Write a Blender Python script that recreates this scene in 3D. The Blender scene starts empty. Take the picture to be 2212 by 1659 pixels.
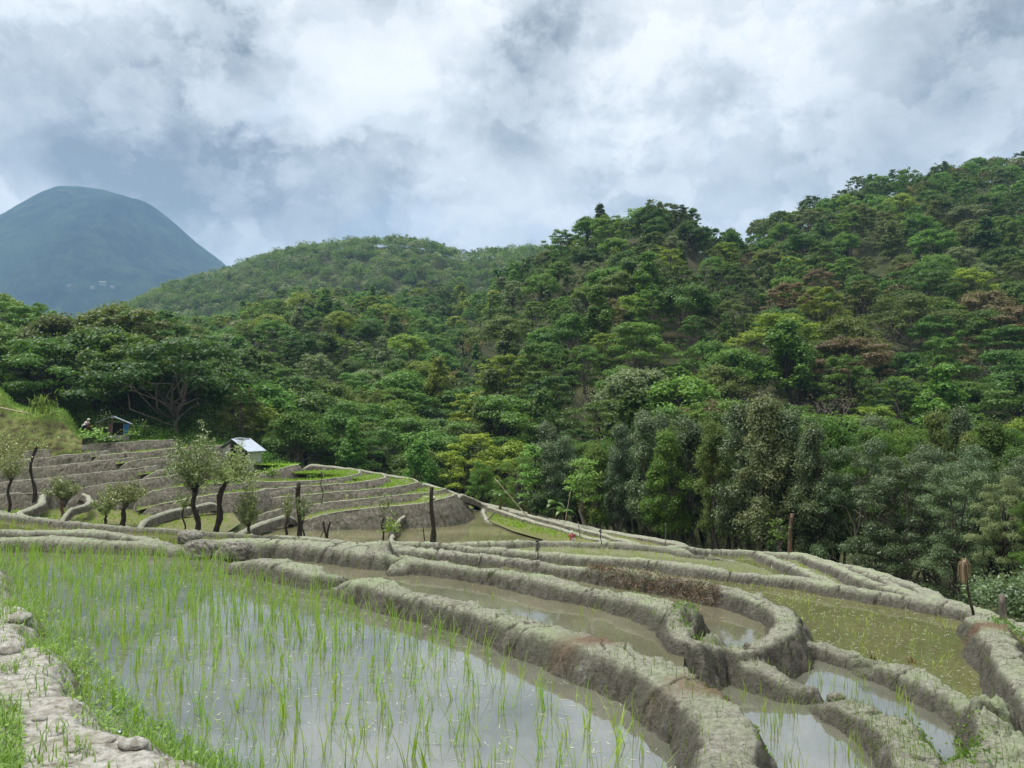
import bpy, math, random
import numpy as np
from mathutils import Vector, Matrix
R = math.radians
SC = bpy.context.scene
COL = SC.collection

# ------------------------------------------------------------------ camera
CAMZ = 1.7
FPX = 1662.0          # focal length in units of a 2212 px wide picture
PITCH = math.atan(85.5 / FPX)
cam_d = bpy.data.cameras.new('camera')
cam = bpy.data.objects.new('camera', cam_d)
COL.objects.link(cam)
cam_d.sensor_width = 36.0
cam_d.lens = 36.0 * FPX / 2212.0
cam_d.clip_start = 0.1
cam_d.clip_end = 12000
cam.location = (0, 0, CAMZ)
cam.rotation_euler = (R(90) + PITCH, 0, 0)
SC.camera = cam

def ray(px, py):
    dx = (px - 1106.0) / FPX
    dz = (829.5 - py) / FPX
    return np.array([dx, math.cos(PITCH) - math.sin(PITCH) * dz, math.sin(PITCH) + math.cos(PITCH) * dz])

def P(px, py, z):
    """point where the sight line through (px,py) meets height z"""
    r = ray(px, py)
    return np.array([0, 0, CAMZ]) + r * ((z - CAMZ) / r[2])

def PD(px, py, d):
    """point on the sight line at forward distance d"""
    r = ray(px, py)
    return np.array([0, 0, CAMZ]) + r * (d / r[1])

# ------------------------------------------------------------------ sky, sun, exposure
SUN_EL, SUN_AZ = 66.0, -72.0      # elevation, azimuth from +Y toward +X (negative = left)
w = bpy.data.worlds.new("World")
SC.world = w
w.use_nodes = True
nt = w.node_tree
nt.nodes.clear()

class NG:
    """small helper to write node graphs"""
    def __init__(self, tree):
        self.t = tree
    def n(self, typ, **kw):
        nd = self.t.nodes.new(typ)
        for k, v in kw.items():
            setattr(nd, k, v)
        return nd
    def set(self, sock, v):
        if v is None:
            return
        if hasattr(v, 'is_output') or isinstance(v, bpy.types.NodeSocket):
            self.t.links.new(v, sock)
        else:
            sock.default_value = v
    def math(self, op, a, b=None, c=None, clamp=False):
        nd = self.n('ShaderNodeMath', operation=op)
        nd.use_clamp = clamp
        self.set(nd.inputs[0], a)
        self.set(nd.inputs[1], b)
        if c is not None:
            self.set(nd.inputs[2], c)
        return nd.outputs[0]
    def vmath(self, op, a, b=None, scale=None):
        nd = self.n('ShaderNodeVectorMath', operation=op)
        self.set(nd.inputs[0], a)
        if b is not None:
            self.set(nd.inputs[1], b)
        if scale is not None:
            self.set(nd.inputs['Scale'], scale)
        return nd.outputs['Value'] if op in ('DOT_PRODUCT', 'LENGTH', 'DISTANCE') else nd.outputs[0]
    def noise(self, vec, scale, detail=4, rough=.5, dist=0.0, out='Fac'):
        nd = self.n('ShaderNodeTexNoise')
        if vec is not None:
            self.set(nd.inputs['Vector'], vec)
        nd.inputs['Scale'].default_value = scale
        nd.inputs['Detail'].default_value = detail
        nd.inputs['Roughness'].default_value = rough
        nd.inputs['Distortion'].default_value = dist
        return nd.outputs[out]
    def ramp(self, fac, stops, interp='LINEAR'):
        nd = self.n('ShaderNodeValToRGB')
        cr = nd.color_ramp
        cr.interpolation = interp
        while len(cr.elements) < len(stops):
            cr.elements.new(0.5)
        for e, (p, c) in zip(cr.elements, stops):
            e.position = p
            e.color = tuple(c) + (1,) if len(c) == 3 else c
        self.set(nd.inputs[0], fac)
        return nd.outputs[0]
    def mix(self, fac, a, b, typ='MIX'):
        nd = self.n('ShaderNodeMix', data_type='RGBA', blend_type=typ)
        self.set(nd.inputs[0], fac)
        for s, v in ((nd.inputs[6], a), (nd.inputs[7], b)):
            if isinstance(v, (tuple, list)) and len(v) == 3:
                v = tuple(v) + (1,)
            self.set(s, v)
        return nd.outputs[2]
    def maprange(self, v, a, b, c=0.0, d=1.0, smooth=False):
        nd = self.n('ShaderNodeMapRange')
        nd.interpolation_type = 'SMOOTHSTEP' if smooth else 'LINEAR'
        self.set(nd.inputs[0], v)
        for i, x in enumerate((a, b, c, d)):
            nd.inputs[i + 1].default_value = x
        return nd.outputs[0]

g = NG(nt)
tc = g.n('ShaderNodeTexCoord').outputs['Generated']
# the cloud deck: directions are pushed about by noise so that edges billow
nz = g.noise(tc, 4.2, 10, .62, 0, 'Color')
off = g.vmath('SUBTRACT', nz, (0.5, 0.5, 0.5))
off = g.vmath('SCALE', off, scale=0.34)
wd = g.vmath('NORMALIZE', g.vmath('ADD', tc, off))
stretch = g.n('ShaderNodeMapping')
stretch.inputs['Scale'].default_value = (1.0, 1.0, 1.35)
nt.links.new(tc, stretch.inputs['Vector'])
base = g.noise(stretch.outputs[0], 2.8, 10, .58, .25)
fine = g.noise(stretch.outputs[0], 7.0, 10, .62, .35)
val = g.math('ADD', g.math('MULTIPLY', g.math('SUBTRACT', base, .5), 1.6), .62)
val = g.math('ADD', val, g.math('MULTIPLY', g.math('SUBTRACT', fine, .5), 1.0))
# crisp billowing edges: two thresholded layers
e1 = g.noise(g.vmath('ADD', stretch.outputs[0], g.vmath('SCALE', off, scale=.35)), 3.6, 12, .6, 0)
val = g.math('ADD', val, g.maprange(e1, .485, .545, -.13, .13, True))
e2 = g.noise(g.vmath('ADD', stretch.outputs[0], (4.1, 2.7, 1.3)), 6.5, 12, .58, 0)
val = g.math('ADD', val, g.maprange(e2, .50, .55, -.07, .07, True))
def blob(px, py, r, amp, soft=.6):
    global val
    d = ray(px, py)
    d = d / np.linalg.norm(d)
    dd = g.vmath('DISTANCE', wd, tuple(float(q) for q in d))
    rr = r / FPX
    m = g.maprange(dd, rr * (1 - soft), rr * (1 + soft), amp, 0.0, True)
    val = g.math('ADD', val, m)
for b in ((930, 110, 80, -.22, .6), (1010, 130, 90, -.20, .6), (1110, 80, 80, -.18, .6), (1150, 200, 130, -.27, .5), (1070, 190, 90, -.14, .6), (1190, 330, 90, -.28, .7), (1240, 150, 90, -.2, .6),
          (480, 40, 150, -.30, .5), (600, 210, 90, -.16, .6), (320, 290, 130, -.16, .3),
          (460, 330, 130, -.18, .3), (600, 430, 170, -.2, .6), (200, 340, 100, -.08, .4), (430, 470, 160, -.14, .7),
          (90, 430, 120, -.06, .6), (2010, 170, 190, -.22, .7), (1300, 480, 160, -.10, .8),
          (1750, 380, 260, -.14, .7), (900, 430, 170, -.14, .8), (2100, 300, 150, -.12, .7),
          (740, 110, 140, .0, .6), (1400, 90, 190, .12, .7), (60, 70, 150, .12, .6), (800, 350, 120, .14, .7),
          (1340, 290, 90, .04, .6), (1750, 120, 200, .12, .8), (640, 370, 40, .14, .5), (1010, 440, 90, .14, .7),
          (1500, 440, 120, .1, .7), (240, 260, 60, .12, .5), (1650, 300, 200, .08, .8)):
    blob(*b)
cl = g.ramp(val, [(0.0, (.15, .155, .16)), (.2, (.28, .288, .295)), (.4, (.42, .43, .43)), (.6, (.53, .54, .54)),
                  (.8, (.64, .64, .625)), (1.0, (.72, .715, .695))])
sky = g.n('ShaderNodeTexSky')
sky.sky_type = 'NISHITA'
sky.sun_disc = False
sky.sun_elevation = R(SUN_EL)
sky.sun_rotation = R(SUN_AZ)
skyc = g.vmath('SCALE', sky.outputs[0], scale=0.09)
cover = g.maprange(g.noise(tc, 3.2, 6, .55, .3), .30, .42, .0, 1.0, True)
cover = g.math('MAXIMUM', cover, .82)
col = g.mix(cover, skyc, cl)
# an overcast deck is brightest overhead
sep = g.n('ShaderNodeSeparateXYZ')
nt.links.new(tc, sep.inputs[0])
zen = g.maprange(sep.outputs[2], .50, .95, 1.0, 2.1, True)
col = g.vmath('SCALE', col, scale=zen)
bg = g.n('ShaderNodeBackground')
nt.links.new(col, bg.inputs[0])
bg.inputs[1].default_value = 1.0
wo = g.n('ShaderNodeOutputWorld')
nt.links.new(bg.outputs[0], wo.inputs[0])

sl = bpy.data.lights.new('sun', 'SUN')
sl.energy = 3.2
sl.angle = R(12)
sl.color = (1.0, .965, .9)
so = bpy.data.objects.new('sun', sl)
COL.objects.link(so)
so.rotation_euler = (R(90 - SUN_EL), 0, R(-SUN_AZ + 180))
so.location = (-30, 30, 90)
SC.view_settings.view_transform = 'Standard'
SC.view_settings.look = 'None'
SC.view_settings.gamma = 1.0
SC.view_settings.exposure = 0.66
SC.cycles.max_bounces = 5
SC.cycles.diffuse_bounces = 3
SC.cycles.glossy_bounces = 2
SC.cycles.transmission_bounces = 2
SC.cycles.transparent_max_bounces = 4
SC.cycles.volume_bounces = 0
SC.cycles.use_denoising = True

# ------------------------------------------------------------------ numpy noise
def _h(ix, iy, iz, s):
    h = (ix.astype(np.int64) * 374761393 + iy.astype(np.int64) * 668265263 + iz.astype(np.int64) * 2147483647 + s * 974634777) & 0xffffffff
    h = ((h ^ (h >> 13)) * 1274126177) & 0xffffffff
    h = (h ^ (h >> 16)) & 0xffffff
    return h.astype(np.float32) / 16777215.0

def vnoise2(x, y, s=0):
    ix = np.floor(x); iy = np.floor(y)
    fx = (x - ix).astype(np.float32); fy = (y - iy).astype(np.float32)
    ix = ix.astype(np.int64); iy = iy.astype(np.int64)
    u = fx * fx * (3 - 2 * fx); v = fy * fy * (3 - 2 * fy)
    z = np.zeros_like(ix)
    a = _h(ix, iy, z, s); b = _h(ix + 1, iy, z, s); c = _h(ix, iy + 1, z, s); d = _h(ix + 1, iy + 1, z, s)
    return (a * (1 - u) + b * u) * (1 - v) + (c * (1 - u) + d * u) * v - .5

def fbm2(x, y, octs=4, s=0, rough=.5):
    t = 0; a = 1.0; q = 0
    for o in range(octs):
        t = t + a * vnoise2(x * 2 ** o + 13.7 * o, y * 2 ** o - 7.1 * o, s + o)
        q += a; a *= rough
    return t / q * 2.0        # about -1..1

def sstep(a, b, x):
    t = np.clip((x - a) / (b - a), 0, 1)
    return t * t * (3 - 2 * t)

# ------------------------------------------------------------------ mesh helpers
def mesh_np(name, V, F, mats=(), smooth=True, attrs=None, fmat=None):
    """V (n,3); F (m,k) int array or list of such arrays"""
    me = bpy.data.meshes.new(name)
    V = np.asarray(V, dtype=np.float32)
    Fs = F if isinstance(F, list) else [F]
    Fs = [np.asarray(f, dtype=np.int32) for f in Fs if len(f)]
    me.vertices.add(len(V))
    me.vertices.foreach_set('co', V.ravel())
    nl = sum(f.size for f in Fs); nf = sum(len(f) for f in Fs)
    me.loops.add(nl)
    me.loops.foreach_set('vertex_index', np.concatenate([f.ravel() for f in Fs]))
    me.polygons.add(nf)
    starts = []; c = 0
    for f in Fs:
        starts.append(c + np.arange(len(f)) * f.shape[1]); c += f.size
    me.polygons.foreach_set('loop_start', np.concatenate(starts).astype(np.int32))
    me.polygons.foreach_set('use_smooth', np.full(nf, smooth))
    if fmat is not None:
        me.polygons.foreach_set('material_index', np.asarray(fmat, dtype=np.int32))
    if attrs:
        for k, a in attrs.items():
            a = np.asarray(a, dtype=np.float32)
            if a.ndim == 1:
                at = me.attributes.new(k, 'FLOAT', 'POINT'); at.data.foreach_set('value', a)
            else:
                at = me.attributes.new(k, 'FLOAT_COLOR', 'POINT')
                if a.shape[1] == 3:
                    a = np.concatenate([a, np.ones((len(a), 1), np.float32)], 1)
                at.data.foreach_set('color', a.ravel())
    for m in mats:
        me.materials.append(m)
    me.update(calc_edges=True)
    return me

def obj(name, me, parent=None, loc=None, **props):
    o = bpy.data.objects.new(name, me)
    COL.objects.link(o)
    if parent is not None:
        o.parent = parent
    if loc is not None:
        o.location = tuple(float(q) for q in loc)
    for k, v in props.items():
        o[k] = v
    return o

def empty(name, loc, label=None, cat=None, group=None, rz=0.0, scale=None):
    o = bpy.data.objects.new(name, None)
    COL.objects.link(o)
    o.empty_display_size = .2
    o.location = tuple(float(q) for q in loc)
    o.rotation_euler = (0, 0, rz)
    if scale is not None:
        o.scale = scale if isinstance(scale, tuple) else (scale,) * 3
    tag(o, label, cat, group)
    return o

def tag(o, label=None, cat=None, group=None, kind=None):
    for k, v in (('label', label), ('category', cat), ('group', group), ('kind', kind)):
        if v:
            o[k] = v
    return o

class MB:
    """collects pieces into one mesh"""
    def __init__(self):
        self.V = []; self.Q = []; self.T = []; self.n = 0; self.A = []
    def add(self, V, Q=None, T=None, a=0.0):
        V = np.asarray(V, dtype=np.float64).reshape(-1, 3)
        self.V.append(V)
        self.A.append(np.full(len(V), a) if np.isscalar(a) else np.asarray(a))
        if Q is not None and len(Q):
            self.Q.append(np.asarray(Q) + self.n)
        if T is not None and len(T):
            self.T.append(np.asarray(T) + self.n)
        self.n += len(V)
    def box(self, c, s, rot=None):
        c = np.asarray(c, float); s = np.asarray(s, float) / 2
        v = np.array([[x, y, z] for z in (-1, 1) for y in (-1, 1) for x in (-1, 1)], float) * s
        if rot is not None:
            v = v @ np.asarray(rot).T
        self.add(v + c, [[0, 2, 3, 1], [4, 5, 7, 6], [0, 1, 5, 4], [2, 6, 7, 3], [0, 4, 6, 2], [1, 3, 7, 5]])
    def prism(self, quad, thick):
        """a quad given by 4 corners, thickened along its normal"""
        q = np.asarray(quad, float)
        n = np.cross(q[1] - q[0], q[3] - q[0]); n /= np.linalg.norm(n)
        v = np.concatenate([q, q - n * thick])
        self.add(v, [[0, 1, 2, 3], [7, 6, 5, 4], [0, 4, 5, 1], [1, 5, 6, 2], [2, 6, 7, 3], [3, 7, 4, 0]])
    def tube(self, pts, rad, k=6, cap=True, a=0.0):
        pts = np.asarray(pts, float); n = len(pts)
        rad = np.full(n, rad) if np.isscalar(rad) else np.asarray(rad, float)
        t = np.gradient(pts, axis=0)
        t /= np.linalg.norm(t, axis=1)[:, None] + 1e-9
        ref = np.array([0.31, .17, .93]) if abs(t[0][2]) < .8 else np.array([1.0, .13, .05])
        u = np.cross(t, ref); u /= np.linalg.norm(u, axis=1)[:, None] + 1e-9
        v = np.cross(t, u)
        an = np.arange(k) * 2 * math.pi / k
        ring = (u[:, None, :] * np.cos(an)[None, :, None] + v[:, None, :] * np.sin(an)[None, :, None]) * rad[:, None, None] + pts[:, None, :]
        i = np.arange(n - 1)[:, None] * k; j = np.arange(k)[None, :]; j2 = (j + 1) % k
        Q = np.stack([i + j, i + j2, i + k + j2, i + k + j], -1).reshape(-1, 4)
        T = []
        if cap and k > 3:
            T = [[0, j_ + 1, j_] for j_ in range(1, k - 1)] + [[(n - 1) * k, (n - 1) * k + j_, (n - 1) * k + j_ + 1] for j_ in range(1, k - 1)]
        self.add(ring.reshape(-1, 3), Q, T, a)
    def leaves(self, C, N, L, W, rng, a=None, droop=0.0):
        """rhombic leaves at C facing N"""
        C = np.asarray(C, float); n = len(C)
        if n == 0:
            return
        N = N / (np.linalg.norm(N, axis=1)[:, None] + 1e-9)
        r = rng.normal(size=(n, 3))
        r[:, 2] -= droop
        u = r - (r * N).sum(1)[:, None] * N
        u /= np.linalg.norm(u, axis=1)[:, None] + 1e-9
        v = np.cross(N, u)
        L = np.broadcast_to(L, (n,))[:, None]; W = np.broadcast_to(W, (n,))[:, None]
        q = np.stack([C - u * L * .5, C + v * W * .5 + u * L * .05 - N * L * .06, C + u * L * .5, C - v * W * .5 + u * L * .05 - N * L * .06], 1).reshape(-1, 3)
        self.add(q, np.arange(n * 4).reshape(n, 4), None, np.repeat(a if a is not None else rng.random(n), 4))
    def mesh(self, name, mats=(), smooth=False):
        V = np.concatenate(self.V)
        F = []
        if self.Q: F.append(np.concatenate(self.Q))
        if self.T: F.append(np.concatenate(self.T))
        return mesh_np(name, V, F, mats, smooth, {'tint': np.concatenate(self.A)})
    def build(self, name, mat, parent=None, smooth=False, **props):
        me = self.mesh(name, (mat,), smooth)
        return obj(name, me, parent, **props)

def catmull(pts, step):
    p = np.asarray(pts, float); n = len(p); out = []
    for i in range(n - 1):
        a = p[max(i - 1, 0)]; b = p[i]; c = p[i + 1]; d = p[min(i + 2, n - 1)]
        m = max(2, int(np.linalg.norm((c - b)[:3]) / step))
        t = (np.arange(m) / m)[:, None]
        out.append(.5 * (2 * b + (c - a) * t + (2 * a - 5 * b + 4 * c - d) * t ** 2 + (3 * b - a - 3 * c + d) * t ** 3))
    out.append(p[-1:])
    return np.concatenate(out)

# ------------------------------------------------------------------ materials
def new_mat(name):
    m = bpy.data.materials.new(name); m.use_nodes = True
    m.node_tree.nodes.clear()
    g = NG(m.node_tree)
    out = g.n('ShaderNodeOutputMaterial')
    return m, g, out

def attr(g, name, out='Fac'):
    nd = g.n('ShaderNodeAttribute'); nd.attribute_name = name
    return nd.outputs[out]

def princ(g, out, base, rough=.8, bump=None, bstr=.3, bdist=.02, spec=.3, ior=1.45, metal=0.0):
    p = g.n('ShaderNodeBsdfPrincipled')
    g.set(p.inputs['Base Color'], base if not (isinstance(base, tuple) and len(base) == 3) else base + (1,))
    g.set(p.inputs['Roughness'], rough)
    p.inputs['Specular IOR Level'].default_value = spec
    p.inputs['IOR'].default_value = ior
    p.inputs['Metallic'].default_value = metal
    if bump is not None:
        b = g.n('ShaderNodeBump')
        b.inputs['Strength'].default_value = bstr
        b.inputs['Distance'].default_value = bdist
        g.set(b.inputs['Height'], bump)
        g.t.links.new(b.outputs[0], p.inputs['Normal'])
    g.t.links.new(p.outputs[0], out.inputs[0])
    return p

def wpos(g):
    return g.n('ShaderNodeNewGeometry').outputs['Position']

def make_mud():
    m, g, out = new_mat('bund mud')
    w = wpos(g)
    n1 = g.noise(w, 3.0, 6, .6); n2 = g.noise(w, 22, 6, .65); n3 = g.noise(w, 90, 4, .6)
    c = g.ramp(n2, [(.3, (.15, .14, .115)), (.43, (.27, .258, .215)), (.56, (.38, .365, .305)), (.72, (.52, .50, .43))])
    c = g.mix(g.maprange(n3, .35, .62, .35, 0), c, (.12, .11, .085))
    n5 = g.noise(w, 45, 3, .7)
    c = g.mix(g.maprange(n5, .56, .66, 0, .75), c, (.06, .054, .042))
    c = g.mix(g.maprange(n5, .42, .34, 0, .45), c, (.5, .48, .41))
    c = g.mix(g.math('MULTIPLY', g.maprange(n1, .36, .62, .05, .75), attr(g, 'algae')), c, g.mix(n3, (.24, .33, .14), (.43, .48, .31)))
    c = g.mix(attr(g, 'wet'), c, (.06, .054, .042))  # damp band at the waterline, plus darker bund sides and hollows
    c = g.mix(attr(g, 'straw'), c, (.17, .10, .065))
    c = g.mix(attr(g, 'crevice_shade'), c, (.035, .03, .023))  # shade inside cracks and creases painted into the soil colour
    n4 = g.noise(w, 60, 8, .7)
    h = g.math('ADD', g.math('MULTIPLY', n2, .9), g.math('MULTIPLY', n4, .5))
    princ(g, out, c, .93, h, 1.0, .055, .15)
    return m
M_mud = make_mud()

def make_bed(name='paddy bed'):
    m, g, out = new_mat(name)
    w = wpos(g)
    n2 = g.noise(w, 14, 6, .65)
    c = g.ramp(n2, [(.3, (.14, .125, .095)), (.55, (.25, .235, .19)), (.75, (.34, .32, .265))])
    princ(g, out, c, .8, n2, .5, .03, .3)
    return m
M_bed = make_bed()

def make_path():
    m, g, out = new_mat('trodden soil')
    w = wpos(g)
    n1 = g.noise(w, 2.2, 6, .6); n2 = g.noise(w, 16, 7, .68, .4); n3 = g.noise(w, 80, 4, .6)
    c = g.ramp(n2, [(.30, (.10, .085, .062)), (.44, (.27, .255, .22)), (.54, (.39, .375, .34)), (.7, (.50, .485, .45))])
    c = g.mix(g.maprange(n1, .54, .68, 0, .4), c, (.27, .235, .18))
    c = g.mix(g.maprange(n3, .3, .5, .4, 0), c, (.13, .115, .09))
    c = g.mix(attr(g, 'wet'), c, (.12, .11, .07))
    princ(g, out, c, .95, g.math('ADD', n2, g.math('MULTIPLY', n3, .4)), .9, .03, .1)
    return m
M_path = make_path()

def make_farmud():
    m, g, out = new_mat('terrace bank mud')
    w = wpos(g)
    mp = g.n('ShaderNodeMapping'); mp.inputs['Scale'].default_value = (1, 1, .35)
    g.t.links.new(w, mp.inputs[0])
    n1 = g.noise(w, .5, 5, .6); n2 = g.noise(mp.outputs[0], 5.5, 8, .7, .3); n3 = g.noise(w, 14, 6, .7)
    c = g.ramp(n2, [(.3, (.065, .058, .045)), (.46, (.165, .15, .118)), (.58, (.25, .23, .18)), (.72, (.37, .345, .28))])
    c = g.mix(g.maprange(n1, .5, .7, 0, .5), c, (.085, .095, .045))
    top = attr(g, 'crest')
    c = g.mix(top, c, g.ramp(n3, [(.3, (.34, .35, .25)), (.6, (.52, .52, .41))]))
    princ(g, out, c, .95, g.math('ADD', n2, g.math('MULTIPLY', n3, .5)), 1.0, .3, .1)
    return m
M_bank = make_farmud()

def make_water(name, murk_a, murk_b, ior=1.5, ns=1.2, rough=.03, grain=0.0):
    m, g, out = new_mat(name)
    w = wpos(g)
    n = g.noise(w, ns, 5, .6)
    c = g.mix(g.maprange(n, .35, .65), murk_a, murk_b)
    if grain:
        n3 = g.noise(w, 16, 4, .65)
        c = g.mix(g.maprange(n3, .55, .7, 0, grain), c, (.30, .30, .17))
    n2 = g.noise(w, 7.0, 2, .5)
    princ(g, out, c, rough, n2, .05, .006, .5, ior)
    return m
M_wA = make_water('near paddy water', (.085, .088, .064), (.145, .145, .115), 3.4)
M_wB = make_water('brown ditch water', (.105, .10, .062), (.15, .14, .095), 1.9)
M_wE = make_water('olive paddy water', (.085, .088, .036), (.125, .12, .052), 1.75, 1.2, .05, .2)
M_wF = make_water('pale green paddy water', (.21, .22, .14), (.19, .19, .10), 1.45, 1.5, .1)
M_wQ = make_water('muddy valley water', (.20, .185, .105), (.10, .10, .045), 1.5, .35, .06)

def make_leaf(name, c1, c2, trans=.25, rough=.5, spec=.35, var=.25, dead=None):
    m, g, out = new_mat(name)
    t = attr(g, 'tint')
    c = g.mix(t, c1, c2)
    oi = g.n('ShaderNodeObjectInfo').outputs['Random']
    hsv = g.n('ShaderNodeHueSaturation')
    g.set(hsv.inputs['Hue'], g.maprange(oi, 0, 1, .5 - .02, .5 + .02))
    g.set(hsv.inputs['Value'], g.maprange(g.math('FRACT', g.math('MULTIPLY', oi, 7.31)), 0, 1, 1 - var, 1 + var))
    g.set(hsv.inputs['Color'], c)
    c = hsv.outputs[0]
    p = g.n('ShaderNodeBsdfPrincipled')
    g.set(p.inputs['Base Color'], c)
    p.inputs['Roughness'].default_value = rough
    p.inputs['Specular IOR Level'].default_value = spec
    tr = g.n('ShaderNodeBsdfTranslucent')
    g.set(tr.inputs[0], g.mix(.35, c, (.22, .32, .03)))
    mx = g.n('ShaderNodeMixShader')
    mx.inputs[0].default_value = trans
    g.t.links.new(p.outputs[0], mx.inputs[1]); g.t.links.new(tr.outputs[0], mx.inputs[2])
    g.t.links.new(mx.outputs[0], out.inputs[0])
    return m
LEAF = {
    'dark': make_leaf('dark green foliage', (0.026, 0.068, 0.010), (0.092, 0.185, 0.027), .36),
    'mid': make_leaf('mid green foliage', (0.050, 0.125, 0.015), (0.165, 0.30, 0.040), .38),
    'bright': make_leaf('yellow green foliage', (0.115, 0.205, 0.015), (0.30, 0.41, 0.045), .4),
    'grey': make_leaf('grey green foliage', (0.092, 0.140, 0.048), (0.264, 0.317, 0.142), .34),
    'olive': make_leaf('olive foliage', (0.065, 0.095, 0.019), (0.165, 0.205, 0.048), .38),
    'brown': make_leaf('brown foliage', (0.112, 0.079, 0.038), (0.211, 0.159, 0.076), .34),
    'straw': make_leaf('straw yellow foliage', (0.198, 0.159, 0.057), (0.343, 0.281, 0.104), .38),
    'willow': make_leaf('silvery willow foliage', (0.10, 0.15, 0.025), (0.43, 0.49, 0.19), .22, .35, .6),
    'alder': make_leaf('deep green foliage', (0.030, 0.064, 0.020), (0.140, 0.200, 0.085), .3, .4, .5),
    'pale': make_leaf('pale straw bits', (.34, .35, .26), (.56, .57, .47), .2),
    'grass': make_leaf('fresh grass', (.10, .20, .025), (.24, .38, .07), .35),
    'rice': make_leaf('rice blades', (.16, .30, .02), (.34, .52, .05), .4, .45, .4, .12),
    'banana': make_leaf('banana leaf', (.09, .19, .03), (.22, .34, .12), .35, .35, .5),
    'drygrass': make_leaf('dry straw', (.20, .13, .07), (.42, .33, .21), .2),
}
def make_bark(name, a, b, sc=6):
    m, g, out = new_mat(name)
    tcn = g.n('ShaderNodeTexCoord').outputs['Object']
    mp = g.n('ShaderNodeMapping'); mp.inputs['Scale'].default_value = (1, 1, .25)
    g.t.links.new(tcn, mp.inputs[0])
    n = g.noise(mp.outputs[0], sc * 3, 6, .7, .5)
    princ(g, out, g.mix(g.maprange(n, .35, .65), a, b), .9, n, .9, .03, .15)
    return m
M_bark = make_bark('grey brown bark', (.06, .05, .04), (.20, .175, .145))
M_bark_dark = make_bark('dark wet bark', (.014, .011, .009), (.075, .062, .05))
M_bark_red = make_bark('reddish brown bark', (.08, .045, .03), (.21, .14, .10))
M_twig = make_bark('pale bare twigs', (.12, .10, .085), (.26, .225, .195))
M_bamboo = make_bark('dry bamboo', (.32, .27, .17), (.5, .44, .3), 2)

def plain(name, c, rough=.7, var=.3, sc=8, metal=0, spec=.3):
    m, g, out = new_mat(name)
    n = g.noise(g.n('ShaderNodeTexCoord').outputs['Object'], sc, 6, .6)
    a = tuple(q * (1 - var) for q in c); b = tuple(min(1, q * (1 + var)) for q in c)
    princ(g, out, g.mix(g.maprange(n, .3, .7), a, b), rough, n, .3, .01, spec, 1.45, metal)
    return m
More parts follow.
